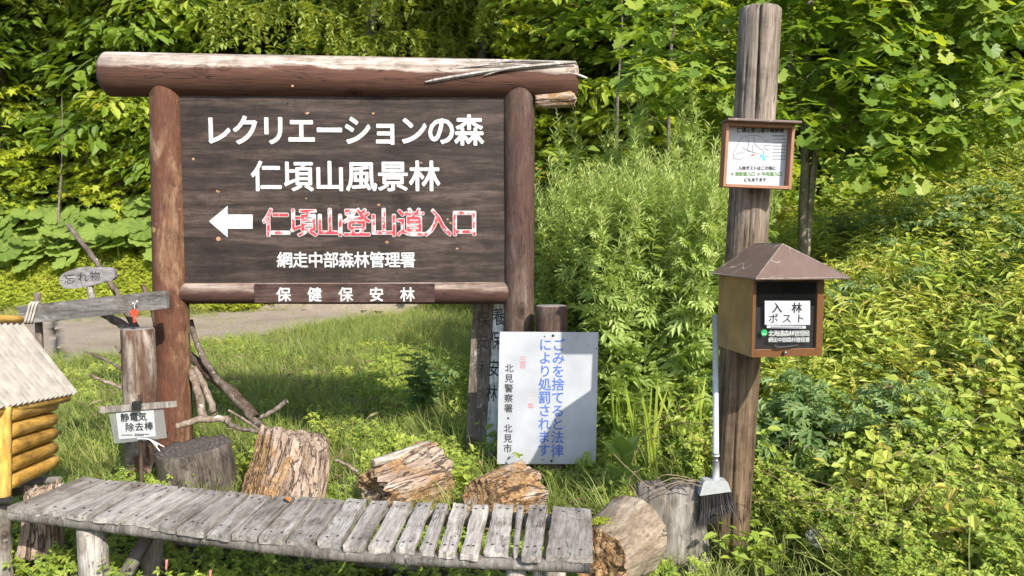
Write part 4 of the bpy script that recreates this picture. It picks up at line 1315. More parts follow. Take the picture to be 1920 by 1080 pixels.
# ------------------------------------------------------------------ 12. tall pole
PY = 3.5
pb_ = at(1371, 950, PY); pt_ = at(1426, 16, PY); pm = at(1372, 1030, PY)
dd = (pt_ - pb_).normalized()
mid_z = at(1400, 400, PY).z
t_ = (mid_z - pb_.z) / dd.z
base = pb_ - dd * ((pb_.z + .15) / dd.z)
PO = root('tall_pole', 'tall weathered round wooden pole with a deep vertical crack', 'pole', (base.x, PY, 0))
sp_ = pb_ + dd * t_
Lp = (pt_ - base).length


def mk_polemat():
    m = wood('pole_two_tone', [(0.10, 0.075, 0.055), (0.245, 0.195, 0.15), (0.41, 0.35, 0.29)], scale=20, stretch=30, crack=0.02, bump=0.8)
    n = m.node_tree
    b = n.nodes['Principled BSDF']
    src = b.inputs['Base Color'].links[0].from_socket
    tc = n.nodes.new('ShaderNodeTexCoord'); s = n.nodes.new('ShaderNodeSeparateXYZ'); n.links.new(tc.outputs['Object'], s.inputs[0])
    z = mathn(n, 'ADD', s.outputs[2], mathn(n, 'MULTIPLY', noise_t(n, tc.outputs['Object'], 4, 4), 0.5))
    r = ramp(n, [(0.0, (0.62, 0.52, 0.40)), (1.0, (1, 1, 1))])
    n.links.new(mathn(n, 'DIVIDE', mathn(n, 'SUBTRACT', z, 1.7), 0.45, True), r.inputs[0])
    c = mixc(n, 1.0, src, r.outputs[0], 'MULTIPLY')
    # knots
    vo = n.nodes.new('ShaderNodeTexVoronoi'); vo.inputs['Scale'].default_value = 3.2
    n.links.new(tc.outputs['Object'], vo.inputs['Vector'])
    kr = ramp(n, [(0.04, (1, 1, 1)), (0.13, (0, 0, 0))]); n.links.new(vo.outputs['Distance'], kr.inputs[0])
    c = mixc(n, mathn(n, 'MULTIPLY', kr.outputs[0], .75), c, (0.06, 0.04, 0.03))
    n.links.new(c, b.inputs['Base Color'])
    return m


me = log_mesh(Lp, 0.094, 0.094, seg=96, rings=44, wob=.010, seed=2, chamfer=.1, grooves=[(1.30, 0.065, 0.045), (1.95, .03, .010), (0.7, .03, .008), (2.5, .03, .006)])
link('shaft', me, [mk_polemat(), M['end_pale']], orient(base, pt_), PO)

# info board
lean = math.atan2(dd.x, dd.z)
F13 = Frame(Vector((at(1425, 290, 3.36).x - at(1425, 290, 3.36).z * math.tan(lean), 3.36, 0)), R(2.0), lean)
IB = root('map_board', 'small brown framed trail-map notice mounted high on the tall pole', 'notice board', None, M=F13.M)
c = F13.hit(1425, 290, 0)
# corner estimates in px on the board front plane y=-0.05
y0 = -0.055
tl = F13.hit(1363, 231, y0); trr = F13.hit(1493, 231, y0); bl_ = F13.hit(1355, 351, y0); brr = F13.hit(1483, 354, y0)
x0, x1 = (tl.x + bl_.x) / 2, (trr.x + brr.x) / 2
z1, z0 = (tl.z + trr.z) / 2, (bl_.z + brr.z) / 2
fw = .014
for (a, b_, c_, d_, nm) in ((x0, x0 + fw, z0, z1, 'frame_side'), (x1 - fw, x1, z0, z1, 'frame_side'), (x0 + fw, x1 - fw, z0, z0 + fw, 'frame_bottom'), (x0 + fw, x1 - fw, z1 - fw, z1, 'frame_top')):
    link(nm, box_mesh(nm, a, b_, y0, 0.0, c_, d_, .0015), M['frame_brown'], F13.M, IB)
link('back_board', box_mesh('back', x0 + .002, x1 - .002, .0005, .012, z0 + .002, z1 - .002), M['frame_brown'], F13.M, IB)
link('roof_board', box_mesh('roof', x0 - .008, x1 + .010, y0 - .045, .012, z1 + .0005, z1 + .010, .0015), M['roof_paint'], F13.M, IB)
sy = -0.008
link('map_sheet', box_mesh('sheet', x0 + fw + .001, x1 - fw - .001, sy, 0, z0 + fw + .001, z1 - fw - .001), M['paper'], F13.M, IB)
ty = sy - .0012


def ibt(s, xa, xb, cy, h, mat, off, w=None, slope=0.0):
    return lettering(F13, IB, s, row(xa, xb, cy, len(s), h, w, slope), ty, mat, off=off)


ibt('仁頃山登山道の概要図', 1381, 1470, 244, 10, M['black_ink'], .05, slope=.05)
ibt('入林ポストはこの他に', 1384, 1455, 315, 8, M['black_ink'], .03)
ibt('※東新道入口', 1371, 1416, 326, 8.5, M['green_ink'], .03)
ibt('※中央道入口', 1420, 1467, 326, 8.5, M['green_ink'], .03)
ibt('にもあります', 1395, 1437, 337, 8, M['black_ink'], .03)
ln = [[(1375, 288), (1381, 276), (1388, 262), (1398, 255), (1412, 254), (1422, 254), (1430, 259), (1433, 264), (1445, 264)],
      [(1375, 288), (1378, 297), (1390, 298), (1397, 294)], [(1380, 288), (1390, 286), (1395, 287)],
      [(1402, 257), (1404, 268), (1402, 280), (1408, 284)], [(1412, 255), (1416, 266), (1411, 274), (1412, 284)], [(1392, 276), (1404, 283), (1415, 286), (1422, 288)],
      [(1416, 270), (1424, 278), (1431, 282), (1432, 292)], [(1432, 273), (1446, 272)], [(1433, 276), (1440, 281), (1445, 278)], [(1436, 293), (1444, 294)]]
V = []; Fs = []
for L_ in ln:
    P = smoothpts([Vector((q[0], q[1], 0)) for q in L_], 3, .5, 3)
    for u, v in zip(P[:-1], P[1:]):
        a = F13.hit(u.x, u.y, ty); b_ = F13.hit(v.x, v.y, ty); d = (b_ - a); nrm = Vector((-d.z, 0, d.x)).normalized() * .0009; k = len(V)
        V += [a - nrm, b_ - nrm, b_ + nrm, a + nrm]; Fs.append((k, k + 1, k + 2, k + 3))
for j in range(8):
    y = 255 + j * 6.2; x = 1449
    while x < 1471:
        ww = [2.2, 1.2, 3.0][int(x * 7 + j) % 3]; a = F13.hit(x, y - (1.6 if j == 0 else .9), ty); b_ = F13.hit(x + ww, y + .9, ty); k = len(V)
        V += [Vector((a.x, ty, b_.z)), Vector((b_.x, ty, b_.z)), Vector((b_.x, ty, a.z)), Vector((a.x, ty, a.z))]; Fs.append((k, k + 1, k + 2, k + 3)); x += ww + (.6 if j == 0 else 1.4)
tag(link('map_lines', mesh_py('map_lines', V, Fs), M['map_line'], F13.M, IB), kind='stuff')
for pts_, mt, nm in (([(1427, 288), (1432, 291), (1437, 297), (1434, 302), (1430, 297), (1425, 293)], 'map_blue', 'map_lake'), ([(1408, 290), (1416, 288), (1414, 292), (1409, 293)], 'map_red', 'map_mark')):
    pp = [F13.hit(x, y, ty - .0004) for x, y in pts_]
    link(nm, mesh_py(nm, pp, [tuple(range(len(pp) - 1, -1, -1))]), M[mt], F13.M, IB)

# mailbox
a14 = at(1408, 670, 3.0)
F14 = Frame(Vector((a14.x, a14.y, a14.z)), R(8.2))
MB_ = root('entry_post_box', 'brown metal post box with hipped roof and dark clear-fronted door on the tall pole', 'post box', None, M=F14.M)
w_ = F14.hit(1541, 671, 0).x; h_ = F14.hit(1408, 521, 0).z; d_ = 0.33
def mbx(nm, x0, x1, y0, y1, z0, z1, mat, bev=.0015, par=None, name=None):
    return link(nm, box_mesh(nm, x0, x1, y0, y1, z0, z1, bev), M[mat] if isinstance(mat, str) else mat, F14.M, par or MB_)
mbx('side_panel', 0, .004, .006, d_, 0, h_, 'gold_side'); mbx('side_panel', w_ - .004, w_, .006, d_, 0, h_, 'gold_side')
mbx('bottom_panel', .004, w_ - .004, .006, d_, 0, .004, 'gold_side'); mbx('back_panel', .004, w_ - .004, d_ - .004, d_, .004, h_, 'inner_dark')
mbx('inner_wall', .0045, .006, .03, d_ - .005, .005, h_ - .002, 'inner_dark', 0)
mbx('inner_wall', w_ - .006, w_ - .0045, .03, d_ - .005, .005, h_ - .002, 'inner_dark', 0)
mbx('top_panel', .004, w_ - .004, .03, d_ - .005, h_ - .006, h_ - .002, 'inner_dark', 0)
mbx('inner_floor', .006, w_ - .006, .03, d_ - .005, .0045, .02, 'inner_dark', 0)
DR = root('door', None, None, None, M=F14.M); DR.parent = MB_; DR.matrix_basis = Matrix.Identity(4)
e = .030
def drb(nm, *a, **k): return mbx(nm, *a, **k, par=DR)
drb('door_frame', 0.001, e * .5, -.004, .010, 0, h_ - .003, 'copper'); drb('door_frame', w_ - e, w_ - .001, -.004, .010, 0, h_ - .003, 'copper')
drb('door_frame', e * .5, w_ - e, -.004, .010, 0, .032, 'copper'); drb('door_frame', e * .5, w_ - e, -.004, .010, h_ - .016, h_ - .003, 'copper')
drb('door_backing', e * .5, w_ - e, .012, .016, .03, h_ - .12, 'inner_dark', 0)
drb('pane', 0.003, w_ - .003, -.0075, -.0045, .003, h_ - .004, 'pane', 0)
drb('hinge', .05, .085, -.011, -.0076, h_ - .018, h_ - .008, 'rust'); drb('hinge', w_ - .085, w_ - .05, -.011, -.0076, h_ - .018, h_ - .008, 'rust')
k0 = F14.hit(1471, 661, -.01)
me = log_mesh(.014, .008, .006, seg=14, rings=2, chamfer=.2)
link('knob', me, [M['metal_edge'], M['metal_edge']], F14.M @ Matrix.Translation((k0.x, -.008, k0.z)) @ Matrix.Rotation(math.pi / 2, 4, 'X'), DR)
pts = [F14.hit(1452, 646, -.014), F14.hit(1456, 651, -.02), F14.hit(1478, 650, -.02), F14.hit(1497, 647, -.014)]
V, Ft = tube_np(smoothpts(pts, 3), .004, 6); link('handle', mesh_np('handle', V, Ft, smooth=True), M['inner_dark'], F14.M, DR)
# labels
ly = -.0085


def lab(corners, y, mat, nm, par):
    o = quad_plate(F14, corners, y, .0008, M[mat] if isinstance(mat, str) else mat, nm, MB_); return o


lab([(1434, 564), (1519, 564), (1519, 609), (1434, 609)], ly, 'paper', 'label_card', MB_)
lab([(1438, 610), (1511, 611), (1511, 616), (1438, 615)], ly, 'paper', 'label_strip', MB_)
lettering(F14, MB_, '入林', [(1457, 577, 20, 20), (1494, 577, 20, 20)], ly - .0008, M['black_ink'], off=.025)
lettering(F14, MB_, 'ポスト', [(1450, 597, 19, 19), (1475, 597, 19, 19), (1500, 597, 19, 19)], ly - .0008, M['black_ink'], off=.012)
V = []; Fs = []; x = 1445
while x < 1505:
    a = F14.hit(x, 612.3, ly - .0008); b_ = F14.hit(x + 2.4, 614.3, ly - .0008); k = len(V)
    V += [(a.x, a.y, b_.z), (b_.x, a.y, b_.z), (b_.x, a.y, a.z), (a.x, a.y, a.z)]; Fs.append((k, k + 1, k + 2, k + 3)); x += 3.6
tag(link('small_print', mesh_py('sp', V, Fs), M['black_ink'], F14.M, MB_), kind='stuff')
lettering(F14, MB_, '北海道森林管理局', row(1441, 1518, 625, 8, 12, 11), ly, M['white_paint'], off=.010)
lettering(F14, MB_, '網走中部森林管理署', row(1441, 1518, 637, 9, 10, 9.6), ly, M['white_paint'], off=.010)
cc = F14.hit(1433, 624, ly)
V = [(cc.x + math.cos(t) * .0135, ly, cc.z + math.sin(t) * .0135) for t in np.linspace(0, 2 * math.pi, 24, endpoint=False)]
lg = link('logo', mesh_py('logo', V, [tuple(range(24))[::-1]]), M['green_logo'], F14.M, MB_)
V = [(cc.x - .009, ly - .0006, cc.z - .006), (cc.x + .009, ly - .0006, cc.z - .006), (cc.x + .009, ly - .0006, cc.z - .0035), (cc.x - .009, ly - .0006, cc.z - .0035)]
link('logo', mesh_py('logo', V, [(0, 1, 2, 3)]), M['white_paint'], F14.M, MB_)
# papers inside
# roof
x0, x1, y0, y1 = -.030, w_ + .062, -.085, d_ + .02
zr = h_ + .002; hz = zr + .135
ap = F14.hit(1463, 450, .07); ap2x = ap.x + .0
xc = (x0 + x1) / 2 - .005
V = [(x0, y0, zr), (x1, y0, zr), (x1, y1, zr), (x0, y1, zr), (xc, y0 + .165, hz), (xc, y1 - .02, hz)]
V += [(v[0], v[1], v[2] - .005) for v in V[:4]]
Fs = [(0, 1, 4), (1, 2, 5, 4), (2, 3, 5), (3, 0, 4, 5), (6, 7, 1, 0), (7, 8, 2, 1), (8, 9, 3, 2), (9, 6, 0, 3), (9, 8, 7, 6)]
link('roof', mesh_py('roof', V, Fs), M['roof_paint'], F14.M, MB_)

for (q0, q1) in ((0, 4), (1, 4), (0, 1), (4, 5), (3, 0)):
    A_, B_ = Vector((x0, y0, zr)), None
    VV_ = [(x0, y0, zr), (x1, y0, zr), (x1, y1, zr), (x0, y1, zr), (xc, y0 + .165, hz), (xc, y1 - .02, hz)]
    V2, F2 = tube_np([VV_[q0], VV_[q1]], .0022, 6)
    link('roof_edge', mesh_np('roof_edge', V2, F2, smooth=True), M['roof_lip'], F14.M, MB_)
for (yy_, zz_) in ((.02, .02), (.02, h_ - .03), (d_ - .02, .02), (d_ - .02, h_ - .03)):
    link('rivet', box_mesh('rivet', -.002, 0, yy_ - .003, yy_ + .003, zz_ - .003, zz_ + .003, .0012), M['metal_edge'], F14.M, MB_)
# broom
BR = root('broom', 'white-handled broom with dark bristles hanging beside the tall pole', 'broom', at(1342, 990, 3.22))
p0 = at(1342, 600, 3.24); p1 = at(1342, 880, 3.24)
def tubeob(nm, pts, rad, mat, par, seg=14):
    V, Ft = tube_np(pts, rad, seg); o = Vector(pts[0]); V = V - np.array(o)
    return link(nm, mesh_np(nm, V, Ft, smooth=True), M[mat], Matrix.Translation(o), par)
tubeob('handle', [at(1341, 590, 3.24), at(1342.5, 851, 3.24)], .0125, 'plastic_blue', BR)
tubeob('collar', [at(1342.5, 849, 3.24), at(1342.5, 855, 3.24)], .0155, 'plastic_white', BR)
tubeob('collar', [at(1342.5, 855, 3.24), at(1342.5, 864, 3.24)], .0105, 'metal_edge', BR)
tubeob('socket', [at(1342.5, 863, 3.24), at(1342, 906, 3.24)], [.0145, .0165], 'plastic_white', BR)
F15 = Frame(Vector((at(1340, 920, 3.24).x, 3.24, 0)), 0)
quad_plate(F15, [(1322, 902), (1360, 902), (1365, 905), (1371, 922), (1312, 930), (1319, 905)], -.03, .055, M['plastic_white'], 'head', BR)
rgb = np.random.default_rng(3)
V = []; Fs = []
for k in range(520):
    s = rgb.uniform(0, 1); t = rgb.uniform(-1, 1)
    a = F15.hit(1314 + 56 * s, 928 - 8 * s, t * .022)
    ln_ = rgb.uniform(.12, .17) * (1.12 - .45 * s)
    dx = (s - .35) * .05 + rgb.normal(0, .012); dy = t * .02 + rgb.normal(0, .01)
    p0 = np.array([a.x, a.y, a.z]); p2 = p0 + np.array([dx, dy, -ln_]); pm_ = p0 + np.array([dx * .3, dy * .3, -ln_ * .5])
    w = .0011; b0 = len(V)
    V += [p0 + [-w, 0, 0], p0 + [w, 0, 0], pm_ + [w, 0, 0], pm_ + [-w, 0, 0], p2]
    Fs += [(b0, b0 + 1, b0 + 2, b0 + 3), (b0 + 3, b0 + 2, b0 + 4)]
link('bristles', mesh_py('bristles', V, Fs), M['bristle'], F15.M, BR)

#@@FOLIAGE
# ================================================================== FOLIAGE
PI2 = 2 * math.pi


def tri_fan(n, c): return [(c, i, (i + 1) % n) for i in range(n)]


def leaf_tpl(kind):
    """unit leaf: base at origin, tip at +Y, normal +Z"""
    if kind == 'L2':
        V = [(0, 0, 0), (.27, .42, .07), (0, 1, -.10), (-.27, .42, .07)]; Fs = [(0, 1, 2), (0, 2, 3)]
    elif kind == 'L4':
        V = [(0, 0, 0), (.25, .28, .07), (.22, .62, .04), (0, 1, -.14), (-.22, .62, .04), (-.25, .28, .07)]
        Fs = [(0, 1, 2), (0, 2, 3), (0, 3, 4), (0, 4, 5)]
    elif kind == 'LN':
        V = [(0, 0, 0), (.10, .4, .02), (0, 1, -.15), (-.10, .4, .02)]; Fs = [(0, 1, 2), (0, 2, 3)]
    elif kind == 'LP':   # deeply cut mugwort leaf
        V = []; Fs = []
        for (y, a, l, w) in ((.0, 0, 1.0, .10), (.18, .95, .45, .085), (.18, -.95, .45, .085), (.42, .8, .45, .085), (.42, -.8, .45, .085), (.64, .65, .32, .07), (.64, -.65, .32, .07)):
            b = len(V); s, c = math.sin(a), math.cos(a)
            for (u, v, z) in ((0, 0, 0), (w, .5 * l, .03), (0, l, -.05), (-w, .5 * l, .03)):
                V.append((u * c + v * s, y + v * c - u * s, z - .12 * (y + v * c) ** 2))
            Fs += [(b, b + 1, b + 2), (b, b + 2, b + 3)]
    elif kind == 'LT':   # trifoliate / 5-lobed
        V = []; Fs = []
        for (a, l, w) in ((0, 1.0, .24), (1.05, .8, .2), (-1.05, .8, .2)):
            b = len(V); s, c = math.sin(a), math.cos(a)
            for (u, v, z) in ((0, .08, 0), (w, .5 * l, .05), (0, l, -.08), (-w, .5 * l, .05)):
                V.append((u * c + v * s, v * c - u * s, z))
            Fs += [(b, b + 1, b + 2), (b, b + 2, b + 3)]
    elif kind == 'LO':   # oak
        out = [(0, 0), (.06, .15), (.13, .22), (.10, .30), (.22, .40), (.17, .47), (.31, .58), (.24, .65), (.33, .76), (.22, .82), (.20, .92), (.08, .95), (0, 1.0)]
        half = out
        V = [(x, y, .10 * x - .18 * (y - .5) ** 2) for x, y in half] + [(-x, y, .10 * x - .18 * (y - .5) ** 2) for x, y in half[1:-1][::-1]]
        n = len(V); V.append((0, .35, -.02)); V.append((0, .7, -.03)); c1, c2 = n, n + 1
        Fs = []
        for i in range(n):
            j = (i + 1) % n
            my = (V[i][1] + V[j][1]) / 2
            Fs.append((c1 if my < .52 else c2, i, j))
    elif kind == 'LM':   # maple
        V = [(0, 0, 0)]; pts = []
        for k, a in enumerate([-2.0, -1.5, -1.0, -.5, 0, .5, 1.0, 1.5, 2.0]):
            r = [.55, .32, .85, .42, 1.0, .42, .85, .32, .55][k]
            pts.append((math.sin(a) * r * .8, .25 + math.cos(a) * r * .75, -.12 * r))
        V += pts; Fs = [(0, i, i + 1) for i in range(1, 9)]
    elif kind == 'LK':   # butterbur, big round with notch
        V = [(0, .25, 0)]; n = 23
        for k in range(n):
            a = -2.85 + 5.7 * k / (n - 1)
            r = .55 * (1 + .04 * math.sin(k * 2.7)) * (1.0 if k % 2 else .94)
            V.append((math.sin(a) * r, .25 + math.cos(a) * r, .05 + (.035 if k % 2 else -.02)))
        Fs = [(0, i, i + 1) for i in range(1, n)]
    elif kind == 'GB':   # grass blade, arching
        V = [(-.012, 0, 0), (.012, 0, 0), (.011, .06, .45), (-.011, .06, .45), (.008, .22, .8), (-.008, .22, .8), (0, .45, 1.0)]
        Fs = [(0, 1, 2), (0, 2, 3), (3, 2, 4), (3, 4, 5), (5, 4, 6)]
    elif kind == 'ND':   # needle tuft strip
        V = [(-.22, 0, 0), (.22, .1, .02), (0, 1, 0), (.26, .5, .1)]; Fs = [(0, 1, 2), (1, 3, 2)]
    V = np.array(V, float); Fs = np.array(Fs, int)[:, ::-1]
    T0 = np.zeros(len(V))
    if kind == 'LK': T0[1::2] = .16; T0[2::2] = -.12; T0[0] = .1
    return dict(V=V, F=Fs, T=T0, M=np.zeros(len(Fs), int))


LT_ = {k: leaf_tpl(k) for k in ('L2', 'L4', 'LN', 'LP', 'LT', 'LO', 'LM', 'LK', 'GB', 'ND')}


def rot(yaw, pitch, roll=None):
    """R = Rz(yaw) Rx(pitch) Ry(roll), leaf +Y lifted by pitch"""
    yaw = np.asarray(yaw); pitch = np.asarray(pitch)
    roll = np.zeros_like(yaw) if roll is None else np.asarray(roll)
    cz, sz, cx, sx, cy, sy = np.cos(yaw), np.sin(yaw), np.cos(pitch), np.sin(pitch), np.cos(roll), np.sin(roll)
    Z = np.zeros((len(yaw), 3, 3)); Z[:, 0, 0] = cz; Z[:, 0, 1] = -sz; Z[:, 1, 0] = sz; Z[:, 1, 1] = cz; Z[:, 2, 2] = 1
    X = np.zeros_like(Z); X[:, 0, 0] = 1; X[:, 1, 1] = cx; X[:, 1, 2] = -sx; X[:, 2, 1] = sx; X[:, 2, 2] = cx
    Y = np.zeros_like(Z); Y[:, 1, 1] = 1; Y[:, 0, 0] = cy; Y[:, 0, 2] = sy; Y[:, 2, 0] = -sy; Y[:, 2, 2] = cy
    return Z @ X @ Y


def tile(t, pos, Rm, sc, tone, mat=None):
    N = len(pos); n = len(t['V'])
    sc = np.asarray(sc)
    if sc.ndim == 1: sc = sc[:, None, None]
    else: sc = sc[:, None, :]
    V = np.einsum('nij,nvj->nvi', Rm, t['V'][None] * sc) + pos[:, None, :]
    Ff = t['F'][None] + (np.arange(N) * n)[:, None, None]
    return dict(V=V.reshape(-1, 3), F=Ff.reshape(-1, 3), T=(t['T'][None] + np.asarray(tone)[:, None]).reshape(-1),
                M=(np.tile(t['M'], N) if mat is None else np.full(N * len(t['F']), mat)))


def join(ts):
    off = 0; V = []; Fs = []; T = []; Mx = []
    for t in ts:
        V.append(t['V']); Fs.append(t['F'] + off); T.append(t['T']); Mx.append(t['M']); off += len(t['V'])
    return dict(V=np.concatenate(V), F=np.concatenate(Fs), T=np.concatenate(T), M=np.concatenate(Mx))


def stem_t(P, r0, r1, tone=.4, mat=1, seg=3):
    V, Ft = tube_np(P, [r0 + (r1 - r0) * i / (len(P) - 1) for i in range(len(P))], seg, False)
    return dict(V=V, F=Ft, T=np.full(len(V), tone), M=np.full(len(Ft), mat, int))


def mesh_of(t, name, smooth=False): return mesh_np(name, t['V'], t['F'], t['T'], t['M'], smooth)


def herb(rg, h, nst, nl, leaf, ll, lean=.35, droop=(-.3, .5), tone=(.3, .6), stemr=.0022, low=.25, compound=None):
    """several stems from one base with leaves along them"""
    out = []; pos = []; yaw = []; pit = []; scl = []; tn = []
    for s in range(nst):
        a = rg.uniform(0, PI2); le = rg.uniform(0.1, lean); hh = h * rg.uniform(.65, 1.1)
        bx, by = rg.normal(0, .04, 2)
        P = [Vector((bx + math.cos(a) * le * hh * t ** 1.6, by + math.sin(a) * le * hh * t ** 1.6, hh * t * (1 - .12 * le * t))) for t in np.linspace(0, 1, 5)]
        out.append(stem_t(P, stemr, stemr * .5, rg.uniform(.2, .5)))
        A = np.array([tuple(p) for p in P])
        for k in range(nl):
            t = low + (1 - low) * (k + rg.uniform(0, .8)) / nl
            t = min(t, 1)
            p = np.array([np.interp(t * 4, range(5), A[:, i]) for i in range(3)])
            pos.append(p); yaw.append(k * 2.4 + rg.uniform(-.4, .4) + s); pit.append(rg.uniform(*droop)); scl.append(ll * rg.uniform(.6, 1.1) * (1.1 - .45 * t))
            tn.append(rg.uniform(*tone) + .12 * t)
    pos = np.array(pos); yaw = np.array(yaw)
    r = rot(yaw, pit, rg.uniform(-.5, .5, len(yaw)))
    out.append(tile(LT_[leaf], pos, r, np.array(scl), np.array(tn), 0))
    return join(out)


LEAN = np.array([[1, 0, 0], [0, math.cos(.32), -math.sin(.32)], [0, math.sin(.32), math.cos(.32)]])


def scatter(tpls, xs, ys, smin, smax, rg, tsp=.12, tonef=None, sink=0.0, zs=None, tilt=.15):
    """tile templates on terrain"""
    n = len(xs); which = rg.integers(0, len(tpls), n); out = []
    zs_ = hgt(xs, ys) - sink if zs is None else zs
    sc = rg.uniform(smin, smax, n); tn = rg.normal(0, tsp, n)
    if tonef is not None: tn = tn + tonef(xs, ys)
    for k, t in enumerate(tpls):
        i = np.where(which == k)[0]
        if not len(i): continue
        out.append(tile(t, np.stack([xs[i], ys[i], zs_[i]], -1), LEAN @ rot(rg.uniform(0, PI2, len(i)), rg.normal(0, tilt, len(i)), rg.normal(0, tilt, len(i))), sc[i], tn[i]))
    return join(out)


def patchn(x, y, f=1.0, s=0.0):
    return (np.sin(x * 1.7 * f + s) + np.sin(y * 2.3 * f + 1.3 * s + x * .7 * f) + np.sin((x + y) * 3.1 * f + 2 * s) + np.sin((x - 1.4 * y) * 4.3 * f + s)) / 4


rg = np.random.default_rng(11)

# ---------------------------------------------------------------- right bank undergrowth
TW = [herb(rg, .34, 6, 12, 'LT', .056, .7, tone=(.3, .75)) for _ in range(5)]
TL = [herb(rg, .42, 4, 11, 'L4', .078, .5, tone=(.35, .75)) for _ in range(4)]
TN_ = [herb(rg, .50, 4, 15, 'LN', .14, .45, tone=(.45, .8), droop=(-.1, .7)) for _ in range(3)]
TB = [herb(rg, .5, 4, 9, 'LP', .17, .5, tone=(.3, .7), droop=(-.2, .4)) for _ in range(3)]


def pts_in(n, x0, x1, y0, y1, cond, rg):
    x = rg.uniform(x0, x1, n); y = rg.uniform(y0, y1, n)
    m = cond(x, y); return x[m], y[m]


def vis(x, y): return (x > -.80 * y - .8) & (x < .80 * y + .8)


LS = [LM['weed'], LM['stem']]
bank = lambda d0, d1=99: (lambda x, y: ((x - foot(y)) * .85 > d0) & ((x - foot(y)) * .85 < d1) & vis(x, y))


def clear_things(x, y):
    """keep a clear line to the signs, stumps and boxes"""
    k = np.ones(len(x), bool)
    px = 960 + F * x / np.maximum(y, .1)
    k &= ~((y < 4.4) & (px > 905) & (px < 1135) & (y > 2.6))
    k &= ~((y < 3.62) & (px > 1180) & (px < 1420))
    k &= ~((y < 4.3) & (px < 700))
    return k


def put_stuff(name, t, mats):
    o = link(name, mesh_of(t, name), mats)
    tag(o, kind='stuff'); return o


x, y = pts_in(9000, -1.5, 7, 2.4, 6.2, lambda x, y: bank(-.05)(x, y) & (patchn(x, y, 1.1, 2) < .30) & (patchn(x, y, 4.3, 8) < .28), rg)
m = clear_things(x, y); x, y = x[m], y[m]
x, y = x[:2500], y[:2500]
put_stuff('undergrowth', scatter(TW, x, y, .5, 1.35, rg, tonef=lambda x, y: .18 * patchn(x, y, 1.6)), LS)
x, y = pts_in(9000, -1.5, 9, 3.0, 9.5, lambda x, y: bank(.1)(x, y) & (patchn(x, y, 1.2, 5) > -.15), rg)
m = clear_things(x, y); x, y = x[m][:1500], y[m][:1500]
put_stuff('undergrowth', scatter(TL, x, y, .55, 1.5, rg, tonef=lambda x, y: .16 * patchn(x, y, 1.3, 3)), LS)
x, y = pts_in(9000, -1, 10, 4.2, 10.5, lambda x, y: bank(.3)(x, y) & (patchn(x, y, 1.0, 9) > -.1), rg)
m = clear_things(x, y); x, y = x[m][:1300], y[m][:1300]
put_stuff('undergrowth', scatter(TN_, x, y, .8, 1.4, rg, tonef=lambda x, y: .02 + .14 * patchn(x, y, 1.5, 1)), LS)
x, y = pts_in(6000, 0, 8, 3.9, 8, lambda x, y: bank(.3)(x, y) & (patchn(x, y, 1.4, 4) > .22), rg)
m = clear_things(x, y); x, y = x[m][:190], y[m][:190]
put_stuff('mugwort_patch', scatter(TB, x, y, .8, 1.5, rg), [LM['blue'], LM['stem']])

# ---------------------------------------------------------------- grass
def tuft(rg, n, h, spread, lean):
    yaw = rg.uniform(0, PI2, n)
    r = rot(yaw, -rg.uniform(0.0, lean, n), rg.uniform(-.3, .3, n))
    pos = np.stack([rg.normal(0, spread, n), rg.normal(0, spread, n), np.zeros(n)], -1)
    sc = h * rg.uniform(.5, 1.15, n)
    s3 = np.stack([sc * 0 + 0.20 * (.6 + h), sc, sc], -1)
    return tile(LT_['GB'], pos, r, s3, rg.uniform(.2, .7, n), 0)


TG = [tuft(rg, 16, .14, .04, .5) for _ in range(5)]
TG2 = [tuft(rg, 18, .30, .04, .5) for _ in range(4)]
lawn = lambda x, y: (~road_mask(x, y)) & vis(x, y) & ((x - foot(y)) * .85 < .5)
x, y = pts_in(16000, -7.5, 1.6, 2.6, 12.5, lambda x, y: lawn(x, y) & (y < 12.5) & ((y > 3.35) | (x > .35)), rg)
keep = rg.uniform(0, 1, len(x)) < np.clip(1.3 - y * .05, .3, 1)
x, y = x[keep], y[keep]
put_stuff('grass', scatter(TG, x, y, .55, 1.25, rg, tsp=.1, tonef=lambda x, y: .14 * patchn(x, y, .9) + .05), [LM['grass']])
x, y = pts_in(5000, -6, 1.6, 3.3, 14.5, lambda x, y: lawn(x, y) & (((x - foot(y)) > -1.3) | (patchn(x, y, 1.3, 7) > .3)), rg)
m = clear_things(x, y); x, y = x[m][:1500], y[m][:1500]
put_stuff('tall_grass', scatter(TG2, x, y, .5, 1.1, rg, tonef=lambda x, y: .12 * patchn(x, y, 1.1, 4) + .08), [LM['grass']])
# sparse grass on the middle of the track and dry grass along it
x, y = pts_in(14000, -10, 1, 6, 16.2, lambda x, y: road_mask(x, y) & vis(x, y) & ~(road_mask(x, y - .45 - .25 * patchn(x, y, 2.2)) & road_mask(x, y + .5 + .3 * patchn(x, y, 2.0, 4))), rg)
put_stuff('grass', scatter(TG, x[:1500], y[:1500], .35, .8, rg, tonef=lambda x, y: x * 0 + .2), [LM['grass']])
x, y = pts_in(7000, -10, 1, 6, 16.2, lambda x, y: road_mask(x, y) & (patchn(x, y, .9, 3) > .12) & vis(x, y), rg)
put_stuff('grass', scatter(TG, x, y, .25, .5, rg, tonef=lambda x, y: x * 0 + .3), [LM['grass']])
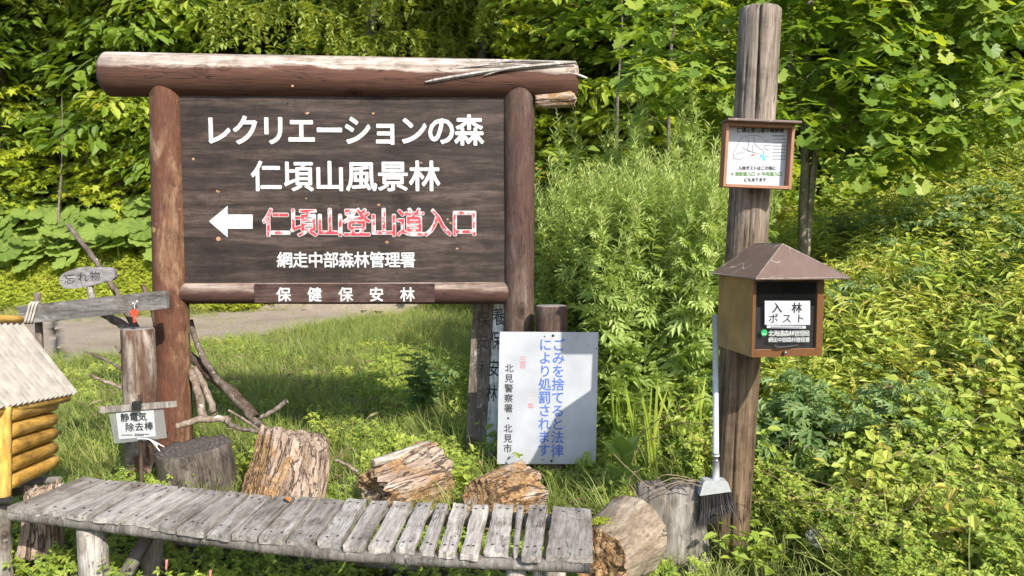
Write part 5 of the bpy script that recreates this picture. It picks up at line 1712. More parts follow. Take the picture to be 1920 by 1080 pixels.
# small leafy weeds in the grass, near foreground and under the bench
TS = [herb(rg, .14, 5, 5, 'LT', .05, .8, tone=(.3, .6)) for _ in range(4)]
x, y = pts_in(6000, -3.2, 1.4, 2.15, 4.3, lambda x, y: vis(x, y) & (patchn(x, y, 2.0, 1) > -.1), rg)
x, y = x[:620], y[:620]
m = ~((y > 3.3) & (y < 4.4) & (960 + F * x / y > 920) & (960 + F * x / y < 1130)); x, y = x[m], y[m]
put_stuff('low_weeds', scatter(TS, x, y, .7, 1.3, rg), [LM['weed'], LM['stem']])
x, y = pts_in(6000, -1.5, 1.2, 4.3, 9, lambda x, y: lawn(x, y) & (patchn(x, y, 1.7, 6) > .0) & ((x - foot(y)) > -1.6), rg)
put_stuff('low_weeds', scatter(TS, x[:900], y[:900], .8, 1.6, rg), [LM['weed'], LM['stem']])
x, y = pts_in(9000, -5.5, 1.2, 4.6, 10, lambda x, y: lawn(x, y) & (patchn(x, y, 1.3, 11) > .12), rg)
put_stuff('low_weeds', scatter(TS, x[:420], y[:420], .7, 1.2, rg, tonef=lambda x, y: x * 0 + .12), [LM['weed'], LM['stem']])
TS2 = [herb(rg, .3, 4, 8, 'L4', .07, .6, tone=(.3, .6)) for _ in range(4)]
x, y = pts_in(3000, -1.0, 1.4, 4.55, 7.5, lambda x, y: ((x - foot(y)) * .85 > -.75) & ((x - foot(y)) * .85 < .4), rg)
put_stuff('undergrowth', scatter(TS2, x[:420], y[:420], .7, 1.4, rg), LS)

# ---------------------------------------------------------------- bright ground cover beyond the track
TC = [herb(rg, .22, 5, 4, 'LT', .085, .8, tone=(.35, .7)) for _ in range(4)]
x, y = pts_in(20000, -15, 1.5, 13.4, 17.2, lambda x, y: (~road_mask(x, y)) & vis(x, y) & (y > 14.2 - .05 * (x + 5)) & (x < foot(y) + .5), rg)
put_stuff('ground_cover', scatter(TC, x[:4200], y[:4200], .8, 1.4, rg, tonef=lambda x, y: .12 * patchn(x, y, 1.2)), [LM['cover'], LM['stem']])
x, y = pts_in(4000, -12, 0, 12.6, 15, lambda x, y: (~road_mask(x, y)) & vis(x, y) & (y > 12.5) & (x < foot(y) - .3), rg)
put_stuff('tall_grass', scatter(TG2, x[:900], y[:900], .4, .8, rg, tonef=lambda x, y: x * 0 + .32), [LM['grass']])

# ---------------------------------------------------------------- forest floor shrubs (rough mass on the slope)
TF = [herb(rg, .8, 5, 9, 'L4', .17, .7, tone=(.25, .6)) for _ in range(4)]
x, y = pts_in(9000, -20, 16, 7, 26, lambda x, y: vis(x, y) & (patchn(x, y, .8, 2) < .25) & ((y > 18.3 - .15 * np.clip(x + 4, 0, 8)) | (((x - foot(y)) * .85 > 3.2) & (y > 9))), rg)
put_stuff('forest_understory', scatter(TF, x[:2000], y[:2000], .7, 1.5, rg), [LM['tree'], LM['stem']])


x, y = pts_in(4000, .5, 7.5, 2.6, 8.5, lambda x, y: bank(-.1)(x, y) & (patchn(x, y, 2.1, 3) > .1), rg)
m = clear_things(x, y); x, y = x[m][:420], y[m][:420]
put_stuff('tall_grass', scatter(TG2, x, y, .9, 1.7, rg, tonef=lambda x, y: .12 * patchn(x, y, 1.1, 4) + .12), [LM['grass']])
TBL = [herb(rg, .3, 3, 4, 'L4', .16, .6, tone=(.4, .75), droop=(-.5, .1)) for _ in range(3)]
x, y = pts_in(1500, .8, 6, 2.7, 5.5, lambda x, y: bank(.1)(x, y), rg)
m = clear_things(x, y); x, y = x[m][:60], y[m][:60]
put_stuff('undergrowth', scatter(TBL, x, y, .7, 1.2, rg), LS)


# ---------------------------------------------------------------- plants as things
def thing_mesh(name, t, mats, loc, rz, label, cat, group, sc=1.0, mesh=None):
    me = mesh or mesh_of(t, name)
    if not me.materials:
        for m in mats: me.materials.append(m)
    o = bpy.data.objects.new(name, me); COL.objects.link(o)
    o.location = loc; o.rotation_euler = (0, 0, rz); o.scale = (sc,) * 3
    return tag(o, label, cat, group)


# butterbur
def fuki(rg, n):
    out = []; 
    for k in range(n):
        a = rg.uniform(0, PI2); hh = rg.uniform(.35, .75); rr = rg.uniform(.05, .35)
        P = [Vector((math.cos(a) * rr * t, math.sin(a) * rr * t, hh * t)) for t in np.linspace(0, 1, 4)]
        out.append(stem_t(P, .012, .009, .5, 1, 4))
        out.append(tile(LT_['LK'], np.array([[P[-1].x, P[-1].y, P[-1].z]]), rot([math.pi + rg.uniform(-.9, .9)], [rg.uniform(-.8, -.15)], [rg.uniform(-.35, .35)]), np.array([rg.uniform(.36, .72)]), [rg.uniform(.1, .75)], 0))
    return join(out)


FK = [mesh_of(fuki(rg, n), 'butterbur') for n in (3, 4, 4, 5)]
fx = []
for k in range(400):
    px_ = rg.uniform(-40, 330); yy = rg.uniform(15.6, 18.4)
    xx = (px_ - 960) / F * yy
    if all((xx - a) ** 2 + (yy - b) ** 2 > .17 for a, b in fx): fx.append((xx, yy))
    if len(fx) >= 48: break
for k, (xx, yy) in enumerate(fx):
    thing_mesh('butterbur', None, [LM['fuki'], LM['stem']], (xx, yy, float(hgt(xx, yy))), rg.uniform(-.4, .4),
               'broad round-leaved butterbur plant on the bank beyond the gravel track', 'plant', 'butterbur plants on the far bank', rg.uniform(.85, 1.25), FK[k % 4])


# mugwort
def mugwort(rg, h):
    out = []; lean = rg.uniform(.05, .32); a = rg.uniform(0, PI2)
    P = [Vector((math.cos(a) * lean * h * t ** 2, math.sin(a) * lean * h * t ** 2, h * t)) for t in np.linspace(0, 1, 8)]
    out.append(stem_t(P, .0055, .002, .35, 1, 4))
    A = np.array([tuple(p) for p in P]); at_t = lambda t: np.array([np.interp(t * 7, range(8), A[:, i]) for i in range(3)])
    n = 66
    t = np.linspace(.10, .86, n); pos = np.array([at_t(q) for q in t])
    out.append(tile(LT_['LP'], pos, rot(rg.uniform(0, PI2, n), rg.uniform(-.5, .8, n), rg.uniform(-.7, .7, n)), .205 * (1.12 - t) * rg.uniform(.7, 1.25, n), rg.uniform(.3, .6, n) + .15 * t, 0))
    # side shoots with small leaves
    for k in range(11):
        q = .42 + .5 * k / 11; b = k * 2.4 + 1; L = h * rg.uniform(.12, .30) * (1.2 - q)
        b0 = at_t(q); d = np.array([math.cos(b) * .5, math.sin(b) * .5, .85])
        Q = [Vector(b0 + d * L * s) for s in (0, .5, 1)]
        out.append(stem_t(Q, .002, .001, .5, 1, 3))
        m = 18; s = np.linspace(.1, 1, m)
        out.append(tile(LT_['LN'], b0 + d * (L * s)[:, None], rot(np.arange(m) * 2.4 + b, rg.uniform(.2, 1.0, m)), .055 * rg.uniform(.7, 1.2, m), rg.uniform(.5, .85, m), 0))
    m = 34; s = np.linspace(.74, 1.0, m)
    out.append(tile(LT_['LN'], np.array([at_t(q) for q in s]), rot(np.arange(m) * 2.4, rg.uniform(.5, 1.2, m)), .045 * rg.uniform(.7, 1.1, m), rg.uniform(.6, .9, m), 0))
    return join(out)


MG = [mesh_of(mugwort(rg, h), 'mugwort') for h in (1.0, 1.1, 1.2, 1.3, 1.15, 1.4, 1.25, 1.05, 1.2, 1.3, 1.1, 1.35)]
n_m = 0
mats_mg = [LM['mugwort'], LM['stem']]
spots = []
while len(spots) < 210:
    px_ = rg.uniform(1010, 1400); yy = rg.uniform(4.7, 7.6); xx = (px_ - 960) / F * yy
    if (xx - foot(yy)) * .85 < -.35: continue
    if yy < 5.2 and px_ < 1120: continue
    top = np.interp(px_, [1005, 1060, 1130, 1200, 1260, 1330, 1400], [290, 250, 215, 200, 222, 235, 260]) + rg.uniform(0, 150)
    z0 = float(hgt(xx, yy)); zt_ = at(px_, top, yy).z
    h_m = zt_ - z0
    if h_m < .5: continue
    spots.append((xx, yy, z0, min(h_m, 2.0)))
for (px_, py_, yy) in ((1158, 168, 6.4), (1196, 112, 6.5), (1165, 205, 6.2), (1183, 180, 6.6), (1318, 150, 6.2), (1333, 138, 6.3), (1052, 202, 6.4), (1118, 215, 6.6), (1275, 208, 6.5), (1212, 200, 6.3), (1095, 205, 6.9), (1340, 205, 6.4), (1150, 230, 6.2), (1205, 215, 6.1)):
    xx = (px_ - 960) / F * yy; z0 = float(hgt(xx, yy)); spots.append((xx, yy, z0, at(px_, py_, yy).z - z0))
SPX = sorted(range(210, len(spots)), key=lambda q: spots[q][0] / spots[q][1])
ORD = ['first', 'second', 'third', 'fourth', 'fifth', 'sixth', 'seventh', 'eighth', 'ninth', 'tenth', 'eleventh', 'twelfth', 'thirteenth', 'fourteenth']
HS = [1.0, 1.1, 1.2, 1.3, 1.15, 1.4, 1.25, 1.05, 1.2, 1.3, 1.1, 1.35]
for k, (xx, yy, z0, h_m) in enumerate(spots):
    i = int(rg.integers(0, 12))
    o = thing_mesh('mugwort', None, mats_mg, (xx, yy, z0 - .02), rg.uniform(0, 6.2), 'tall feathery green mugwort stem in the stand between the signboard and the pole' if k < 210 else ORD[SPX.index(k)] + ' tall flowering mugwort spire above the stand, counted from the signboard', 'plant', 'mugwort stems between the sign and the pole', 1, MG[i])
    sc_ = h_m / HS[i]; w_s = min(1.3, max(.8, sc_)) * (1.15 if k >= 210 else rg.uniform(.8, 1.2))
    o.scale = (w_s, w_s, sc_)

# iris-like blade clumps
def blades(rg, n, h0, h1, lean, w=.013):
    out = []
    for k in range(n):
        a = rg.uniform(0, PI2); hh = rg.uniform(h0, h1); le = rg.uniform(.02, lean)
        b = rg.uniform(0, PI2); bx, by = rg.normal(0, .05, 2)
        V = []; dx, dy = math.cos(a), math.sin(a); wx, wy = math.cos(b), math.sin(b)
        for t in (0, .3, .6, .85): 
            ww = w * (1 - .55 * t)
            for s in (-1, 1): V.append((bx + dx * le * hh * t * t + wx * ww * s, by + dy * le * hh * t * t + wy * ww * s, hh * t))
        V.append((bx + dx * le * hh, by + dy * le * hh, hh))
        Fs = [(0, 1, 3), (0, 3, 2), (2, 3, 5), (2, 5, 4), (4, 5, 7), (4, 7, 6), (6, 7, 8)]
        out.append(dict(V=np.array(V), F=np.array(Fs), T=np.full(9, rg.uniform(.4, .75)), M=np.zeros(7, int)))
    return join(out)


for (px_, yy, n, h0, h1, le, lab) in ((1222, 4.35, 12, .45, .78, .2, 'tallest clump of sword-like green blades behind the grey stump'),
                                      (1165, 4.45, 8, .4, .72, .3, 'leaning clump of sword-like blades just right of the white plate notice'),
                                      (1300, 4.4, 7, .35, .7, .35, 'sparse sword-like blades left of the broom handle')):
    xx = (px_ - 960) / F * yy
    thing_mesh('iris_clump', blades(rg, n, h0, h1, le), [LM['weed']], (xx, yy, float(hgt(xx, yy))), 0, lab, 'plant', None)


# mullein-like rosette
def rosette(rg, n, L, w):
    yaw = np.arange(n) * 2.4; pit = np.linspace(1.1, .25, n)
    t = LT_['L4']; V = t['V'] * np.array([w, 1, 1]); tt = dict(t, V=V)
    pos = np.zeros((n, 3)); pos[:, 2] = np.linspace(.3, .12, n)
    return join([tile(tt, pos, rot(yaw, pit, rg.uniform(-.3, .3, n)), L * rg.uniform(.7, 1.1, n), rg.uniform(.4, .8, n), 0), stem_t([Vector((0, 0, 0)), Vector((0, 0, .2)), Vector((0, .01, .38))], .01, .006)])


xx = (1172 - 960) / F * 3.95
thing_mesh('mullein', rosette(rg, 11, .16, 1.3), [LM['fuki'], LM['stem']], (xx, 3.95, .02), 0.4, 'blue-green broad-leaved rosette plant behind the mossy log', 'plant', None)
for (px_, yy, h_, lab) in ((795, 6.0, .6, 'dark feathery wormwood bush in the grass left of the marker posts'),):
    xx = (px_ - 960) / F * yy
    thing_mesh('wormwood', herb(rg, h_, 12, 14, 'LP', .17, .6, tone=(.2, .6)), [LM['blue'], LM['stem']], (xx, yy, 0), 0, lab, 'plant', None)
for (px_, yy, h_, L_, lab) in ((880, 3.9, .26, .10, 'young pale-leaved plant at the foot of the dark marker post'), (430, 2.45, .16, .07, 'lobed leafy weed in front of the bench, near its left third'),
                               (95, 2.5, .22, .08, 'bushy green weed beside the left bench leg'), (1420, 3.2, .3, .10, 'upright leafy weed right of the tall pole foot'), (455, 4.4, .3, .09, 'leafy shoots growing through the branch pile'),
                               (1255, 2.85, .15, .07, 'low leafy weed in front of the grey cracked stump'), (560, 2.5, .15, .08, 'round-leaved weed under the bench rail')):
    xx = (px_ - 960) / F * yy
    thing_mesh('weed', herb(rg, h_, 8, 7, 'LT' if L_ < .09 else 'L4', L_, .7, tone=(.4, .7)), LS, (xx, yy, float(hgt(xx, yy))), 0, lab, 'plant', None)


# yellow flowers
def daisy(name, px_, py_, yy, r, lab, mat='flower_y'):
    c = at(px_, py_, yy); g_ = float(hgt(c.x, yy))
    o = root(name, lab, 'flower', (c.x, yy, g_))
    V, Ft = tube_np([Vector((c.x, yy, g_)), Vector((c.x + .01, yy, (g_ + c.z) / 2)), c], .0025, 4)
    link('stem', mesh_np('stem', V, Ft, np.full(len(V), .4)), LM['stem'], None, o)
    V = []; Fs = []
    tl = Matrix.Rotation(-.7, 3, 'X')
    for k in range(10):
        a = k * .628
        b0 = len(V)
        for (q, s) in ((.25, 0), (.8, .16), (1, 0), (.8, -.16)):
            V.append(c + tl @ Vector((math.cos(a + s) * q * r, math.sin(a + s) * q * r, .15 * r * q)) * 1 + Vector((0, -.004, 0)))
        Fs.append((b0, b0 + 1, b0 + 2, b0 + 3))
    link('petals', mesh_py('petals', V, Fs), M[mat], None, o)
    V = [c + tl @ Vector((math.cos(a) * r * .3, math.sin(a) * r * .3, .12 * r)) + Vector((0, -.005, 0)) for a in np.linspace(0, PI2, 8, endpoint=False)]
    link('disc', mesh_py('disc', V, [tuple(range(8))]), pmat('flower_disc', (.7, .35, .01)), None, o)


FLW = [(1031, 482, 5.4, .022, 'large yellow flower beside the right signboard post'), (1044, 494, 5.4, .014, 'smaller yellow flower below another beside the signboard post'),
       (733, 653, 7.2, .03, 'lower yellow dandelion in the grass seen under the signboard'), (769, 619, 8.0, .03, 'upper yellow dandelion in the grass seen under the signboard'),
       (1479, 767, 3.9, .014, 'yellow flower low on the bank right of the tall pole'), (1586, 771, 3.9, .013, 'yellow flower on the bank, second from the pole'),
       (1851, 788, 3.9, .017, 'lone yellow flower near the right edge of the bank'), (1190, 757, 4.3, .012, 'tiny yellow flower between the sword-like blades')]
for f in FLW: daisy('yellow_flower', *f)
for (px_, py_, yy, lab) in ((311, 1058, 2.55, 'left pink flower spike under the bench'), (393, 1078, 2.5, 'right pink flower spike under the bench')):
    c = at(px_, py_, yy)
    tag(log('flower_spike', (c.x, yy, c.z - .02), (c.x + .004, yy, c.z + .016), .003, .0045, [M['flower_p'], M['flower_p']], None, seg=8, rings=4, rough=.4), lab, 'flower')

# dry straws on the grey stump and around
V = []; Fs = []
rs2 = random.Random(9)
SP = [[(1205, 905), (1235, 925), (1260, 960)], [(1210, 950), (1225, 925), (1262, 905), (1300, 900)], [(1222, 915), (1260, 897), (1310, 903)], [(1150, 850), (1190, 890), (1225, 925)], [(1200, 880), (1180, 905), (1215, 960)],
      [(1240, 930), (1275, 905), (1318, 912)], [(1230, 900), (1250, 890), (1290, 896), (1316, 905)], [(1190, 830), (1230, 790), (1275, 770)], [(1275, 770), (1300, 752), (1330, 745)], [(1240, 800), (1290, 792), (1340, 800)], [(1185, 870), (1205, 830), (1260, 815)]]
ts_ = []
for k, sp_ in enumerate(SP):
    P = smoothpts([at(x, y, 3.18 + rs2.uniform(-.03, .03) + (.5 if y < 850 else 0)) for x, y in sp_], 4, .003, k)
    V_, F_ = tube_np(P, .0022, 4); ts_.append(dict(V=V_, F=F_, T=np.full(len(V_), .6), M=np.zeros(len(F_), int)))
put_stuff('dry_straw', join(ts_), [LM['dry']])
# dead stems scattered over the bank
ts_ = []
for k in range(420):
    yy = rg.uniform(2.9, 8); xx = rg.uniform(float(foot(yy)) - .2, .75 * yy)
    if not clear_things(np.array([xx]), np.array([yy]))[0]: continue
    zz = float(hgt(xx, yy)) + rg.uniform(.1, .42); a = rg.uniform(0, PI2); L_ = rg.uniform(.12, .4)
    V_, F_ = tube_np([Vector((xx, yy, zz)), Vector((xx + math.cos(a) * L_ * .5, yy + math.sin(a) * L_ * .5, zz + rg.uniform(-.02, .1))), Vector((xx + math.cos(a) * L_, yy + math.sin(a) * L_, zz + rg.uniform(-.1, .2)))], .0018, 3)
    ts_.append(dict(V=V_, F=F_, T=np.full(len(V_), rg.uniform(.3, .8)), M=np.zeros(len(F_), int)))
n = 1100
xx = rg.uniform(0, 8, n); yy = rg.uniform(3, 9.5, n); mk = (xx > foot(yy)) & clear_things(xx, yy) & (patchn(xx, yy, .9, 8) > .1); xx, yy = xx[mk], yy[mk]; n = len(xx)
ts_.append(tile(LT_['L4'], np.stack([xx, yy, hgt(xx, yy) + rg.uniform(.02, .4, n)], -1), rot(rg.uniform(0, PI2, n), rg.uniform(-.6, .6, n), rg.uniform(-1, 1, n)), rg.uniform(.05, .11, n), rg.uniform(.3, .8, n), 0))
n = 1500
xx = rg.uniform(-5, 1, n); yy = rg.uniform(3.6, 10, n)
ts_.append(tile(LT_['LN'], np.stack([xx, yy, rg.uniform(.02, .1, n)], -1), rot(rg.uniform(0, PI2, n), rg.uniform(-.3, .5, n), rg.uniform(-1, 1, n)), rg.uniform(.05, .14, n), rg.uniform(.3, .8, n), 0))
n = 900
xx = rg.uniform(-12, 10, n); yy = rg.uniform(14, 21, n); mk = vis(xx, yy)&(yy>16.5+.0*xx) ; xx, yy = xx[mk], yy[mk]; n = len(xx)
ts_.append(tile(LT_['L4'], np.stack([xx, yy, hgt(xx, yy) + rg.uniform(.02, .5, n)], -1), rot(rg.uniform(0, PI2, n), rg.uniform(-.6, .6, n), rg.uniform(-1, 1, n)), rg.uniform(.1, .25, n), rg.uniform(.1, .6, n), 0))
put_stuff('dead_leaves', join(ts_), [LM['dry']])

lf = hitz(543, 941, BZ + .008)
o = link('fallen_leaf', mesh_of(tile(LT_['L4'], np.array([[lf.x, lf.y, lf.z]]), rot([.6], [.25], [.2]), np.array([.055]), [.9], 0), 'leaf'), [pmat('orange_leaf', (.42, .17, .05), .7)])
tag(o, 'curled orange dry leaf lying between two bench planks', 'leaf')
# moss and spider web
pos = moss(); n = len(pos)
t = tile(LT_['L2'], pos, rot(rg.uniform(0, PI2, n), rg.uniform(.2, 1.4, n)), rg.uniform(.005, .011, n), rg.uniform(.2, .8, n), 0)
put_stuff('moss', t, [LM['cover']])
cw = at(1538, 1020, 3.2)
V = [(cw.x, cw.y, cw.z - .03)]; nW = 14
for j in (1, 2):
    for k in range(nW):
        a = k * PI2 / nW; r = .032 * j * (1 + .25 * math.sin(k * 3.1))
        V.append((cw.x + math.cos(a) * r, cw.y + math.sin(a) * r * 1.0, cw.z - .03 + .018 * j * j + .006 * math.sin(k * 2.3)))
Fs = [(0, 1 + k, 1 + (k + 1) % nW) for k in range(nW)] + [(1 + k, 1 + nW + k, 1 + nW + (k + 1) % nW, 1 + (k + 1) % nW) for k in range(nW)]
tag(link('spider_web', mesh_py('web', V, Fs, smooth=True), M['web']), 'whitish funnel spider web among the weeds at lower right', 'spider web')


# ---------------------------------------------------------------- trees
LEAF_LEAN = np.eye(3)


def spray(rg, L, nl, leaf, ls, droop=.25, width=.55, tone=(.25, .6), flat=.16):
    """one branch: leaves in a roughly flat layer along +Y"""
    t = rg.uniform(.12, 1, nl) ** .8
    side = rg.choice([-1, 1], nl); w = width * L * np.sin(np.clip(t, .05, .97) * math.pi) ** .6 * rg.uniform(.0, 1, nl)
    pos = np.stack([side * w, t * L, -droop * L * t ** 2 + rg.normal(0, flat * .4 * L * .3, nl)], -1)
    yaw = -side * rg.uniform(.2, 1.5, nl) + rg.normal(0, .3, nl)
    r = LEAF_LEAN @ rot(yaw, rg.uniform(-1.0, .2, nl), rg.uniform(-.6, .6, nl))
    lv = tile(LT_[leaf], pos, r, ls * rg.uniform(.6, 1.2, nl), rg.uniform(*tone, nl), 0)
    P = [Vector((0, L * q, -droop * L * q * q)) for q in (0, .35, .7, 1)]
    out = [lv, stem_t(P, .012, .003, .3, 1, 3)]
    for k in range(4):
        q = .25 + .17 * k; s = 1 if k % 2 else -1
        out.append(stem_t([Vector((0, L * q, -droop * L * q * q)), Vector((s * width * L * .6, L * min(1, q + .28), -droop * L * (q + .25) ** 2))], .005, .002, .3, 1, 3))
    return join(out)


def crown(rg, sprays, h0, h1, n, r_low, r_top, base=(0, 0), up=.25):
    which = rg.integers(0, len(sprays), n); z = h0 + (h1 - h0) * rg.uniform(0, 1, n) ** .9
    yaw = rg.uniform(0, PI2, n); f = (z - h0) / (h1 - h0)
    sc = (r_low + (r_top - r_low) * f) * rg.uniform(.65, 1.15, n)
    out = []
    tn = rg.normal(0, .14, n)
    for k, s in enumerate(sprays):
        i = np.where(which == k)[0]
        if len(i):
            r0 = rg.uniform(0.0, .45, len(i)) * sc[i]
            pos = np.stack([base[0] - np.sin(yaw[i]) * r0, base[1] + np.cos(yaw[i]) * r0, z[i]], -1)
            out.append(tile(s, pos, LEAN @ rot(yaw[i], rg.uniform(up - .3, up + .25, len(i)), rg.uniform(-.2, .2, len(i))), sc[i], tn[i]))
    return join(out)


def trunk_mesh(h, r, rg, forks=0):
    P = [Vector((rg.normal(0, .03) * k, rg.normal(0, .03) * k, h * k / 7 - .2)) for k in range(8)]
    V, Ft = tube_np(P, [r * (1 - .75 * k / 7) for k in range(8)], 9)
    ts = [dict(V=V, F=Ft, T=np.zeros(len(V)), M=np.zeros(len(Ft), int))]
    for k in range(forks):
        q = 2 + int(rg.integers(0, 4)); a = rg.uniform(0, PI2); L = rg.uniform(1, 1.8)
        Q = [P[q], P[q] + Vector((math.cos(a) * L * .5, math.sin(a) * L * .5, L * .35)), P[q] + Vector((math.cos(a) * L, math.sin(a) * L, L * .6))]
        V, Ft = tube_np(Q, [r * .35, r * .25, r * .1], 6)
        ts.append(dict(V=V, F=Ft, T=np.zeros(len(V)), M=np.zeros(len(Ft), int)))
    return join(ts)


SP1 = [spray(rg, 1.0, 75, 'L4', .125, tone=(.2, .65)) for _ in range(3)]
SP2 = [spray(rg, 1.0, 60, 'L4', .155, droop=.35, width=.5, tone=(.25, .75), flat=.3) for _ in range(3)]
TREES = []
for k in range(5):
    sp_set = SP1 if k % 2 == 0 else SP2
    h = [11, 12, 10.5, 11.5, 10][k]
    cr = crown(rg, sp_set, .6, h, [290, 300, 270, 290, 250][k], 2.2, 2.5)
    TREES.append((mesh_of(cr, 'crown'), mesh_of(trunk_mesh(h, .11 + .02 * k, rg, 7), 'trunk')))
    for m in (LM['tree'], LM['stem']): TREES[-1][0].materials.append(m)
    TREES[-1][1].materials.append(M['bark'])


def tree(name, i, x, y, label, group=None, sc=1.0, cat='tree', crown_mat=None, set_=None):
    cm, tm = (set_ or TREES)[i]
    o = root(name, label, cat, (x, y, float(hgt(x, y)) - .1), group)
    o.rotation_euler = (0, 0, rg.uniform(-.8, .8)); o.scale = (sc, sc, sc * rg.uniform(.9, 1.1))
    for nm, me in (('trunk', tm), ('crown', cm)):
        c = bpy.data.objects.new(nm, me); COL.objects.link(c); c.parent = o
    return o


ORD = ['first', 'second', 'third', 'fourth', 'fifth', 'sixth', 'seventh', 'eighth', 'ninth', 'tenth', 'eleventh', 'twelfth', 'thirteenth', 'fourteenth']
TL_B = [(-15.5, 19.5), (-12.8, 18.9), (-10.9, 19.9), (-8.7, 18.8), (-6.6, 19.3), (-4.4, 18.6), (-2.3, 18.4), (-.3, 18.0), (1.6, 16.8), (3.4, 15.6)]
for k, (x, y) in enumerate(TL_B):
    tree('forest_tree', k % 5, x, y, ORD[k].capitalize().lower() + ' leafy broadleaf tree along the forest edge, counted from the left', 'trees along the forest edge', rg.uniform(.85, 1.1))
for k, (x, y) in enumerate([(-17, 23), (-13.5, 22.5), (-10, 23.4), (-6.8, 22.4), (-3.5, 22.8), (-.5, 21.6), (2.4, 20.2), (5, 18.8), (7.5, 17.5), (10.5, 17), (13.5, 15.5), (-15, 27), (-8.5, 27), (-2, 26.5), (4, 24.5), (9.5, 22.5)]):
    tree('forest_tree', (k * 2 + 1) % 5, x, y, 'leafy tree standing deeper in the dark forest', 'trees deeper in the forest', rg.uniform(1.0, 1.3))
for k, (x, y) in enumerate([(5.0, 13.2), (7.4, 12.0), (9.8, 10.6), (6.6, 15.0), (11.6, 12.5), (2.2, 12.6)]):
    tree('forest_tree', k % 5, x, y, 'leafy tree on the bank behind the oak, ' + ['nearest the pole', 'in the middle of the front row', 'rightmost of the front row', 'deeper and behind the middle', 'far back at the right edge', 'left of the pole beyond the mugwort'][k], 'trees on the bank behind the oak', rg.uniform(.7, .95))

# larches with hanging twigs
def larch_branch(rg, L):
    out = []
    P = [Vector((0, L * q, .15 * L * q - .32 * L * q * q)) for q in (0, .25, .5, .75, 1)]
    out.append(stem_t(P, .018, .004, .3, 1, 4))
    A = np.array([tuple(p) for p in P])
    for k in range(34):
        q = .1 + .9 * rg.uniform(); b0 = np.array([np.interp(q * 4, range(5), A[:, i]) for i in range(3)])
        s = rg.choice([-1, 1]); ln_ = rg.uniform(.3, .6)
        d = np.array([s * rg.uniform(.1, .5), rg.uniform(0, .4), -.25])
        m = 26; u = np.linspace(.02, 1, m)
        pp = b0 + np.outer(u, d) * ln_ + np.stack([u * 0, u * 0, -ln_ * .85 * u ** 2], -1)
        out.append(tile(LT_['ND'], pp, rot(rg.uniform(0, PI2, m), rg.uniform(-1.2, .3, m)), .10 * rg.uniform(.6, 1.2, m), rg.uniform(.3, .8, m) , 0))
    return join(out)


LB = [larch_branch(rg, 2.2) for _ in range(3)]


def larch(h, n, rg):
    out = []
    for k in range(n):
        z = 4.4 + (h - 4.4) * k / n; a = k * 2.4
        out.append(tile(LB[k % 3], np.array([[0, 0, z]]), rot([a], [rg.uniform(-.1, .2)]), np.array([1.25 * (1.1 - .5 * k / n)]), [rg.normal(0, .05)]))
    return join(out)


LAR = (mesh_of(larch(9.5, 40, rg), 'crown'), mesh_of(trunk_mesh(9.5, .17, rg, 0), 'trunk'))
for m in (LM['larch'], LM['stem']): LAR[0].materials.append(m)
LAR[1].materials.append(M['bark'])
for (px_, yy, sc_, lab) in ((225, 17.6, 1.15, 'larch with drooping pale green twigs at the upper left'), (690, 15.3, 1.05, 'larch whose hanging twigs show just above the signboard beam'), (900, 15.0, 1.0, 'larch with hanging twigs behind the right end of the beam'), (20, 17.8, 1.1, 'larch at the far left edge of the forest')):
    tree('larch', 0, (px_ - 960) / F * yy, yy, lab, None, sc_, 'tree', None, [LAR])

# yellow-green maples
SPM = [spray(rg, 1.0, 60, 'LM', .15, droop=.2, width=.6, tone=(.35, .85)) for _ in range(3)]
MAP = []
for k in range(2):
    MAP.append((mesh_of(crown(rg, SPM, 1.2, 5.2, 85, 1.3, .8), 'crown'), mesh_of(trunk_mesh(5, .06, rg, 6), 'trunk')))
    for m in (LM['maple'], LM['stem']): MAP[-1][0].materials.append(m)
    MAP[-1][1].materials.append(M['bark'])
for k, (px_, yy, sc_, lab) in enumerate(((1030, 12.5, 1.0, 'bright yellow-green maple above the right end of the signboard beam'), (1190, 13.4, 1.05, 'maple with pale slim trunk between the signboard and the tall pole'),
                                         (215, 17.6, .62, 'small yellow-green maple beside the left signboard post'), (60, 18, .6, 'small bright maple at the left edge above the butterbur'), (1330, 11.0, .75, 'slender maple left of the tall pole'))):
    tree('maple', k % 2, (px_ - 960) / F * yy, yy, lab, None, sc_, 'tree', None, MAP)
def layered(rg, h, n):
    out = []
    for k in range(n):
        z = .45 + (h - .45) * k / n
        m = int(rg.integers(1, 4)); a0 = rg.uniform(0, PI2)
        for q in range(m):
            i = int(rg.integers(0, 3)); a = a0 + q * PI2 / m + rg.uniform(-.3, .3)
            out.append(tile(SPM[i], np.array([[0, 0, z + rg.normal(0, .05)]]), LEAN @ rot([a], [rg.uniform(-.05, .15)]), np.array([rg.uniform(.8, 1.3)]), [rg.normal(.02, .1)]))
    return join(out)


LAY = []
for k in range(2):
    LAY.append((mesh_of(layered(rg, 3.6, 5), 'crown'), mesh_of(trunk_mesh(3.6, .035, rg, 4), 'trunk')))
    for m in (LM['maple'], LM['stem']): LAY[-1][0].materials.append(m)
    LAY[-1][1].materials.append(M['bark'])
for k, (px_, yy, sc_, lab) in enumerate(((-15, 17.5, .95, 'layered small maple at the very left edge of the forest'), (85, 17.9, 1.1, 'layered maple behind the butterbur, second from the left edge'), (180, 17.3, .95, 'layered maple left of the left signboard post'),
                                         (262, 17.7, 1.05, 'layered maple whose bright boughs touch the left signboard post'), (1085, 13.6, 1.0, 'layered maple just right of the beam end'), (1290, 14.2, 1.1, 'layered maple low in the forest left of the tall pole'))):
    tree('layered_maple', k % 2, (px_ - 960) / F * yy, yy, lab, None, sc_, 'tree', None, LAY)
